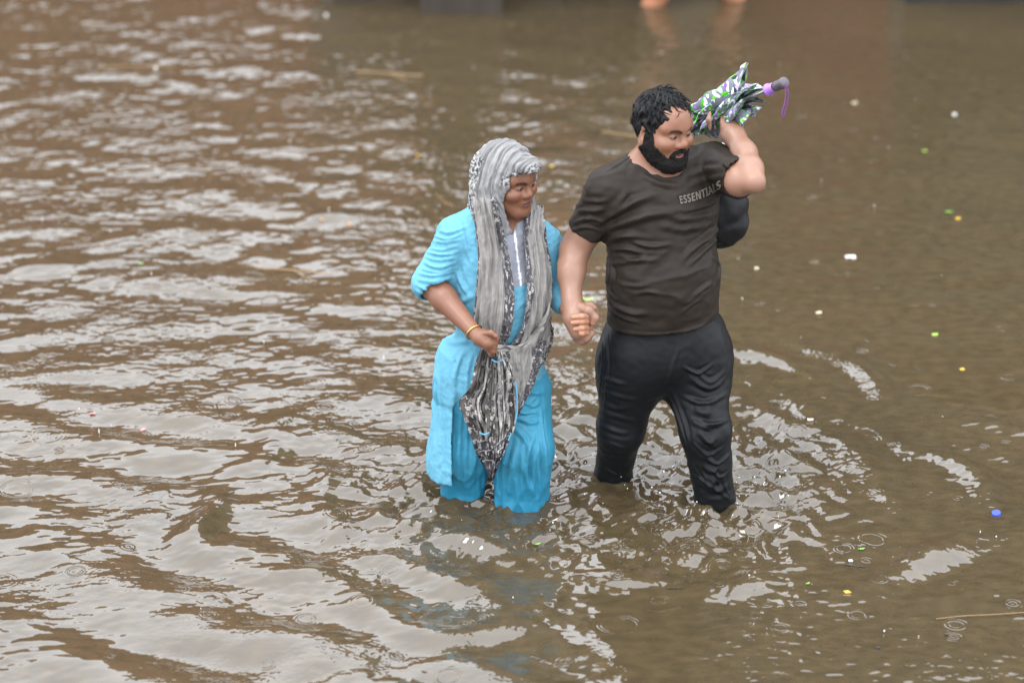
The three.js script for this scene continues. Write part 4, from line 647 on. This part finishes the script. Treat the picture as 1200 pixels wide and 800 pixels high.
// ---------------------------------------------------------------- what floats on the water
const floatY = (x, z) => waterHeight(x, z);
function leafGeo(L, W, curl, seed) { const g = new THREE.PlaneGeometry(L, W, 8, 4), p = g.attributes.position.array; for (let i = 0; i < p.length; i += 3) { const u = p[i] / L + .5, v = p[i + 1] / W; p[i + 1] *= Math.pow(Math.sin(Math.PI * clamp(u * .94 + .03)), .8); p[i + 2] = curl * L * ((u - .5) ** 2) + .25 * W * Math.abs(v) + .0015 * Math.sin(u * 30 + seed); } g.rotateX(-Math.PI / 2); g.computeVertexNormals(); return g; }
function bitGeo(L, W, T, seed) { const r = rng(seed), g = new THREE.BoxGeometry(L, T, W, 4, 1, 4), p = g.attributes.position.array; for (let i = 0; i < p.length; i += 3) { const x = p[i], z = p[i + 2], k = 1 + .35 * noise3(x * 60 + seed, z * 60, seed); p[i] *= k; p[i + 2] *= 1 + .35 * noise3(z * 70, x * 50 + seed, 3); p[i + 1] += .25 * L * noise3(x * 40, z * 40, seed) * .5; } g.computeVertexNormals(); return g; }
function stick(L, r0, seed, forks = 1) { const r = rng(seed), gs = []; const mk = (a, d, l, rad) => { const pts = [a.clone()]; for (let i = 0; i < 4; i++) pts.push(pts[i].clone().addScaledVector(d, l / 4).add(V((r() - .5) * l * .05, (r() - .5) * l * .02, (r() - .5) * l * .05))); gs.push(new THREE.TubeGeometry(new THREE.CatmullRomCurve3(pts), 10, rad, 5)); return pts; }; const m = mk(V(-L / 2, 0, 0), V(1, 0, 0), L, r0); for (let k = 0; k < forks; k++) mk(m[2], V(.8, .18 * k, k % 2 ? -.6 : .6).normalize(), L * .4, r0 * .7); return mergeGeometries(gs); }
{
  const cols = { green: [.13, .30, .03], yellow: [.50, .30, .03], white: [.62, .60, .56], orange: [.42, .20, .06], cream: [.50, .43, .30], pink: [.5, .17, .18], blue: [.02, .05, .35], dark: [.02, .018, .014], lime: [.26, .42, .06], straw: [.22, .14, .06] };
  const mats = Object.fromEntries(Object.entries(cols).map(([k, c]) => [k, new THREE.MeshStandardMaterial({ color: lin(...c), roughness: .6, side: THREE.DoubleSide })]));
  const drop = (name, geo, m, px, py, turn, label, cat, up = .002, tilt = 0) => { const w = onWater(px, py), o = mesh(name, geo, mats[m]); if (!/straw|twig|cap/.test(name)) o.scale.setScalar(.72); o.position.set(w[0], floatY(w[0], w[2]) + up, w[2]); o.rotation.set(tilt, turn, tilt * .5); return tag(o, label, cat, 'litter floating on the flood'); };
  drop('leaf', leafGeo(.055, .024, .3, 1), 'lime', 690, 352, .3, 'bright lime green leaf floating beside the clasped hands', 'leaf', .004); drop('leaf', leafGeo(.04, .02, .3, 7), 'lime', 682, 350, 2.1, 'small lime green leaf lying against the leaf by the clasped hands', 'leaf', .005);
  drop('leaf', leafGeo(.028, .014, .3, 2), 'green', 630, 639, .5, 'small green leaf floating in front of the loose blue trousers', 'leaf', .003);
  drop('leaf', leafGeo(.045, .018, .3, 3), 'green', 1112, 249, .1, 'green leaf floating beside a yellow petal on open water', 'leaf', .003); drop('petal', bitGeo(.022, .018, .004, 4), 'yellow', 1123, 257, .2, 'yellow petal floating beside a green leaf on open water', 'petal');
  drop('leaf', leafGeo(.03, .02, .2, 4), 'lime', 1084, 178, .2, 'lime leaf floating level with the umbrella canopy, far out', 'leaf', .003); drop('leaf', leafGeo(.03, .014, .3, 5), 'green', 1010, 645, .3, 'green leaf floating ahead of the black trousers', 'leaf', .003); drop('leaf', leafGeo(.024, .01, .3, 6), 'green', 947, 685, .8, 'tiny green leaf floating near an orange-yellow petal', 'leaf', .003); drop('leaf', leafGeo(.03, .014, .3, 8), 'green', 165, 310, .4, 'green leaf on the choppy water far from the walkers', 'leaf', .003);
  drop('paper_scrap', bitGeo(.05, .03, .004, 5), 'white', 997, 303, .1, 'crumpled white paper scrap floating on calm brown water', 'paper', .004); drop('foam_crumb', bitGeo(.016, .014, .012, 6), 'white', 182, 81, 0, 'white foam crumb next to a long floating straw', 'foam', .004); drop('foam_crumb', bitGeo(.018, .014, .012, 7), 'white', 382, 18, .3, 'white foam crumb near the brown gate pillar', 'foam', .004); drop('foam_crumb', bitGeo(.018, .014, .008, 8), 'white', 1119, 135, .3, 'white foam crumb alone on calm water past the umbrella', 'foam', .003);
  drop('bottle_cap', new THREE.CylinderGeometry(.013, .0145, .010, 20), 'blue', 1168, 602, 0, 'blue plastic bottle cap floating on brown water', 'bottle cap', .003, .25); drop('petal', bitGeo(.022, .018, .005, 9), 'yellow', 993, 696, .5, 'orange-yellow petal floating among rain rings', 'petal'); drop('petal', bitGeo(.018, .014, .004, 10), 'yellow', 1128, 433, .5, 'small yellow petal on the swell beyond the bag', 'petal');
  drop('seed_husk', bitGeo(.028, .016, .005, 11), 'cream', 950, 490, .3, 'cream seed husk floating behind the bow wave', 'husk', .003); drop('petal', bitGeo(.018, .012, .004, 12), 'orange', 377, 259, .3, 'orange petal on the choppy water, one of a close pair', 'petal'); drop('petal', bitGeo(.022, .012, .004, 13), 'orange', 409, 262, .9, 'larger orange petal on the choppy water, one of a close pair', 'petal');
  drop('petal', bitGeo(.02, .014, .004, 14), 'yellow', 490, 182, .4, 'yellow petal floating behind the head scarf', 'petal'); drop('petal', bitGeo(.022, .014, .004, 15), 'yellow', 647, 194, .8, 'yellow petal floating between the two heads', 'petal'); drop('wrapper_scrap', bitGeo(.024, .016, .004, 16), 'pink', 108, 485, .3, 'pink wrapper scrap on a bright wave', 'wrapper'); drop('wrapper_scrap', bitGeo(.02, .016, .004, 17), 'pink', 167, 500, .8, 'smaller pink wrapper scrap in the trough of a wave', 'wrapper');
  drop('seed_husk', bitGeo(.02, .014, .006, 18), 'cream', 887, 315, .1, 'pale husk floating just past the shirt hem', 'husk'); drop('seed_husk', bitGeo(.024, .016, .006, 19), 'cream', 960, 367, .1, 'pale husk on the bright crest beside the shirt', 'husk'); drop('seed_husk', bitGeo(.026, .016, .006, 20), 'lime', 1096, 392, .1, 'yellow-green husk on calm water beyond the swell', 'husk'); drop('seed_husk', bitGeo(.03, .018, .006, 21), 'cream', 1002, 121, .1, 'pale husk drifting past the umbrella handle', 'husk');
  drop('foam_crumb', bitGeo(.015, .012, .006, 22), 'white', 997, 658, .1, 'white foam crumb caught on a dark twig', 'foam', .004); drop('twig', stick(.06, .0018, 23, 1), 'dark', 1003, 663, -.3, 'short dark twig holding a white foam crumb', 'twig'); drop('twig', stick(.045, .0016, 24, 0), 'dark', 792, 691, .0, 'short dark twig on smooth water in front of the walkers', 'twig'); drop('seed', bitGeo(.012, .010, .008, 25), 'dark', 1029, 761, 0, 'round dark seed beside a wide rain ring', 'seed', .003); drop('seed', bitGeo(.011, .010, .008, 26), 'dark', 1109, 744, 0, 'dark seed farther along the rain rings', 'seed', .003);
  drop('straw', stick(.30, .0024, 31, 1), 'straw', 345, 319, -.25, 'long forked straw on the waves beside the blue sleeve', 'straw', .006); drop('straw', stick(.30, .003, 32, 1), 'straw', 455, 88, -.22, 'thick tan straw floating in front of the brown pillar', 'straw', .006); drop('straw', stick(.33, .0020, 33, 0), 'straw', 160, 79, .05, 'long pale straw next to a white foam crumb', 'straw', .004); drop('twig', stick(.13, .0036, 34, 1), 'straw', 518, 243, 1.1, 'forked tan twig standing out of the water behind the blue shoulder', 'twig', .03, -.6); drop('straw', stick(.22, .0024, 35, 0), 'straw', 735, 158, -.4, 'tan straw half hidden behind the bearded head', 'straw', .004); drop('straw', stick(.3, .0011, 36, 0), 'straw', 1160, 722, .12, 'thin straw lying across the rain rings', 'straw', .003);
}
{ // splash drops thrown up round the legs and by the rain
  const r = rng(50), geo = new THREE.IcosahedronGeometry(1, 1), mat = new THREE.MeshPhysicalMaterial({ color: lin(.75, .75, .74), roughness: .06, ior: 1.33 }), n = 200, im = new THREE.InstancedMesh(geo, mat, n), m = new THREE.Matrix4();
  for (let k = 0; k < n; k++) {
    const near = k < 130, c = LEGS[[1, 1, 0, 1, 0, 2, 3, 0][k % 8]], a = r() * 6.283, d = .05 + .2 * Math.pow(r(), 1.3), x = near ? c[0] + Math.cos(a) * d + .03 : -1.8 + 3.6 * r(), z = near ? c[1] + Math.sin(a) * d - .03 : -5 + 6 * r(), s = near ? .0008 + .0022 * r() * r() : .0008 + .001 * r();
    const tall = k >= 170; m.makeScale(s * (tall ? .8 : 1), s * (tall ? 2 + 4 * r() : 1 + r()), s * (tall ? .8 : 1)).setPosition(x, waterHeight(x, z) + (near ? .05 * Math.pow(r(), 2.5) : .004 + .02 * r() * r()), z); im.setMatrixAt(k, m);
  }
  im.name = 'splash_drops'; im.castShadow = true; scene.add(im); tag(im, 'scattered water drops splashing round the wading legs', 'splash', null, 'stuff');
}
// ---------------------------------------------------------------- the far edge of the flood
{
  const pw = onWater(541, 15), pil = thing('gate_pillar', pw[0], -.42, pw[2] - .18), pm = plaster(.030, .022, .015, 9), capm = plaster(.09, .08, .065, 10);
  mesh('shaft', new RoundedBoxGeometry(.32, 2.5, .32, 3, .02).translate(0, 1.25, 0), pm, pil); mesh('cap', new RoundedBoxGeometry(.42, .1, .42, 3, .02).translate(0, 2.55, 0), capm, pil); mesh('plinth', new RoundedBoxGeometry(.38, .62, .38, 3, .02).translate(0, .31, 0), pm, pil);
  tag(shadows(pil), 'brown weathered gate pillar standing at the far edge of the flood', 'pillar', null, 'thing');
  const a = onWater(372, 10), b = onWater(498, 18), c = onWater(585, 14), d = onWater(706, 4), brickG = [0, 1, 2].map((k) => { const g = new RoundedBoxGeometry(.225, .07, .11, 2, .008), p = g.attributes.position.array; for (let i = 0; i < p.length; i += 3) { p[i] += .006 * noise3(p[i] * 20 + k * 5, p[i + 1] * 30, k); p[i + 2] += .007 * noise3(p[i] * 25, p[i + 1] * 25 + k * 9, 2); } g.computeVertexNormals(); return g; }), bm = [plaster(.035, .026, .020, 21), plaster(.026, .021, .017, 22), plaster(.05, .048, .046, 23)], r = rng(71);
  for (const [p, q, rows, label] of [[a, b, 12, 'low dark brick wall ending at the brown gate pillar, open water past its other end'], [c, d, 13, 'low dark brick wall between the gate pillar and the bare wading legs']]) {
    const z = Math.min(p[2], q[2]) - .22, w = thing('brick_wall', p[0], -.42, z), L = q[0] - p[0], n = Math.ceil(L / .236);
    mesh('mortar', box(L, rows * .08 - .02, .09, L / 2, (rows * .08 - .02) / 2, 0), bmat(.06, .055, .05), w);
    for (let j = 0; j < rows; j++) for (let i = 0; i < n; i++) { const k = mesh('brick', brickG[Math.floor(r() * 3)], bm[Math.floor(r() * 3)], w); k.position.set(.118 + i * .236 + (j % 2 ? .06 : -.05), .035 + j * .08, .004 * (r() - .5)); k.rotation.y = (r() - .5) * .04; }
    mesh('coping', new RoundedBoxGeometry(L + .1, .06, .2, 2, .015).translate(L / 2, rows * .08 + .01, 0), bm[2], w);
    tag(shadows(w), label, 'wall', null, 'thing');
  }
  const s = onWater(1062, 8), e = onWater(1230, 14), pl = thing('planter', s[0], -.42, s[2] - .1), L = e[0] - s[0] + .9;
  mesh('trough', mergeGeometries([box(L, .8, .08, L / 2, .4, 0), box(L, .8, .08, L / 2, .4, -.5), box(.08, .8, .42, .04, .4, -.25), box(.08, .8, .42, L - .04, .4, -.25)]), plaster(.014, .013, .011, 31), pl); mesh('soil', box(L - .16, .06, .42, L / 2, .7, -.25), bmat(.03, .02, .015), pl); mesh('rim', new RoundedBoxGeometry(L + .06, .06, .14, 2, .01).translate(L / 2, .83, 0), plaster(.05, .048, .045, 32), pl);
  tag(shadows(pl), 'dark concrete planter trough standing in the water with shrubs', 'planter', null, 'thing');
  const lm = [[.035, .09, .02], [.05, .12, .025], [.025, .06, .015]].map((q) => new THREE.MeshPhysicalMaterial({ color: lin(...q), roughness: .6, side: THREE.DoubleSide })), lg = leafGeo(.09, .035, .5, 3), rr = rng(90);
  for (let k = 0; k < 3; k++) {
    const g = thing('shrub', s[0] + .25 + k * .46, .31, s[2] - .35), st = [];
    for (let j = 0; j < 7; j++) { const an = rr() * 6.28, l = .3 + .4 * rr(), c2 = new THREE.CatmullRomCurve3([V(0, 0, 0), V(Math.cos(an) * l * .25, l * .5, Math.sin(an) * l * .25), V(Math.cos(an) * l * .6, l * .85, Math.sin(an) * l * .6 + .05)]); st.push([c2, new THREE.TubeGeometry(c2, 8, .005, 5)]); }
    mesh('stem', mergeGeometries(st.map((x) => x[1])), bmat(.06, .045, .025), g);
    const lv = []; for (const [c2] of st) for (let j = 0; j < 26; j++) { const p = c2.getPoint(.25 + .75 * rr()); lv.push(lg.clone().rotateX((rr() - .5) * 2).rotateY(rr() * 6.28).translate(p.x + (rr() - .5) * .1, p.y + (rr() - .5) * .1, p.z + (rr() - .5) * .1)); }
    mesh('foliage', mergeGeometries(lv), lm[k % 3], g); tag(shadows(g), ['mid-green leafy shrub at the end of the planter by the open water', 'bright green shrub between two darker shrubs in the planter', 'darkest green shrub in the planter, next to a bright one'][k], 'shrub', 'shrubs in the planter');
  }
}
{ // someone else wading along the wall: only bare shins come into the picture
  const l1 = onWater(757, 4), l2 = onWater(868, -3), hip = [(l1[0] + l2[0]) / 2, .5, (l1[2] + l2[2]) / 2 - .06], H = frameOf([hip[0] - .02, 1.12, hip[2] + .03], -.5, .1, 0, .9), sh = [hip[0], .92, hip[2]], third = thing('person', 0, 0, 0);
  const legs = [l1, l2].map((l, i) => chain([[[hip[0] + (i ? .08 : -.08), .48, hip[2]], .085], [[l[0] * .6 + hip[0] * .4, .12, l[2] + .04], .058], [[l[0], -.06, l[2]], .046], [[l[0], -.34, l[2] - .03], .035], [[l[0] - .06, -.39, l[2] + .1], .03]]));
  const arms = [-1, 1].map((s) => chain([[[sh[0] + s * .17, .9, sh[2]], .05], [[sh[0] + s * .25, .66, sh[2] + .03], .04], [[sh[0] + s * .2, .46, sh[2] + .14], .028], [[sh[0] + s * .19, .40, sh[2] + .18], .03], [[sh[0] + s * .18, .34, sh[2] + .2], .016]]));
  const f = blend([[inFrame(H, headField()), .02], [cone(H.at(0, -.05, -.02), [sh[0], .93, sh[2]], .05, .06), .03], ell([hip[0], .7, hip[2]], [.16, .26, .11]), ell([hip[0], .5, hip[2]], [.15, .13, .12]), ...legs.flat().map((x) => [x, .025]), ...arms.flat().map((x) => [x, .02])], .05);
  const g = surface(f, [hip[0] - .5, -.43, hip[2] - .4], [hip[0] + .5, 1.3, hip[2] + .4], .008); paint(g, (x, y, z) => { const n = fbm3(x * 30, y * 30, z * 30, 3); return [.36, .16, .09].map((v) => v * (1 + .16 * n)); });
  mesh('body', g, skinMat(), third);
  const top = blend([ell([hip[0], .7, hip[2]], [.18, .27, .13]), ...arms.map((a) => [a[0], .03]), ell([hip[0], .5, hip[2]], [.165, .13, .135])], .05), sg = surface((x, y, z) => Math.max(top(x, y, z) - .012, .46 - y, y - .97), [hip[0] - .4, .4, hip[2] - .3], [hip[0] + .4, 1.05, hip[2] + .3], .009); displace(sg, (x, y, z) => .006 * noise3(x * 14, y * 14, z * 14)); mesh('shirt', sg, bmat(.05, .06, .08), third);
  const sf = blend([ell([hip[0], .48, hip[2]], [.165, .12, .135]), ...legs.map((l) => [l[0], .04])], .05), shg = surface((x, y, z) => Math.max(sf(x, y, z) - .015, .17 - y, y - .55), [hip[0] - .35, .1, hip[2] - .3], [hip[0] + .35, .6, hip[2] + .3], .009); displace(shg, (x, y, z) => .006 * noise3(x * 14, y * 14, z * 14)); mesh('shorts', shg, bmat(.012, .012, .015), third);
  const hf = headField(), hg = surface(inFrame(H, (x, y, z) => Math.max(hf(x, y, z) - .01, (z > .03 ? .06 : -.03) - y, z > .05 && y < .06 ? .1 : -1)), [H.at(0, 0, 0)[0] - .15, .95, hip[2] - .2], [H.at(0, 0, 0)[0] + .15, 1.32, hip[2] + .25], .006); mesh('hair', hg, bmat(.01, .009, .009, .5), third);
  tag(third, 'person with bare shins wading past the far brick wall', 'person', 'people wading through the flood');
}
renderer.render(scene, camera);
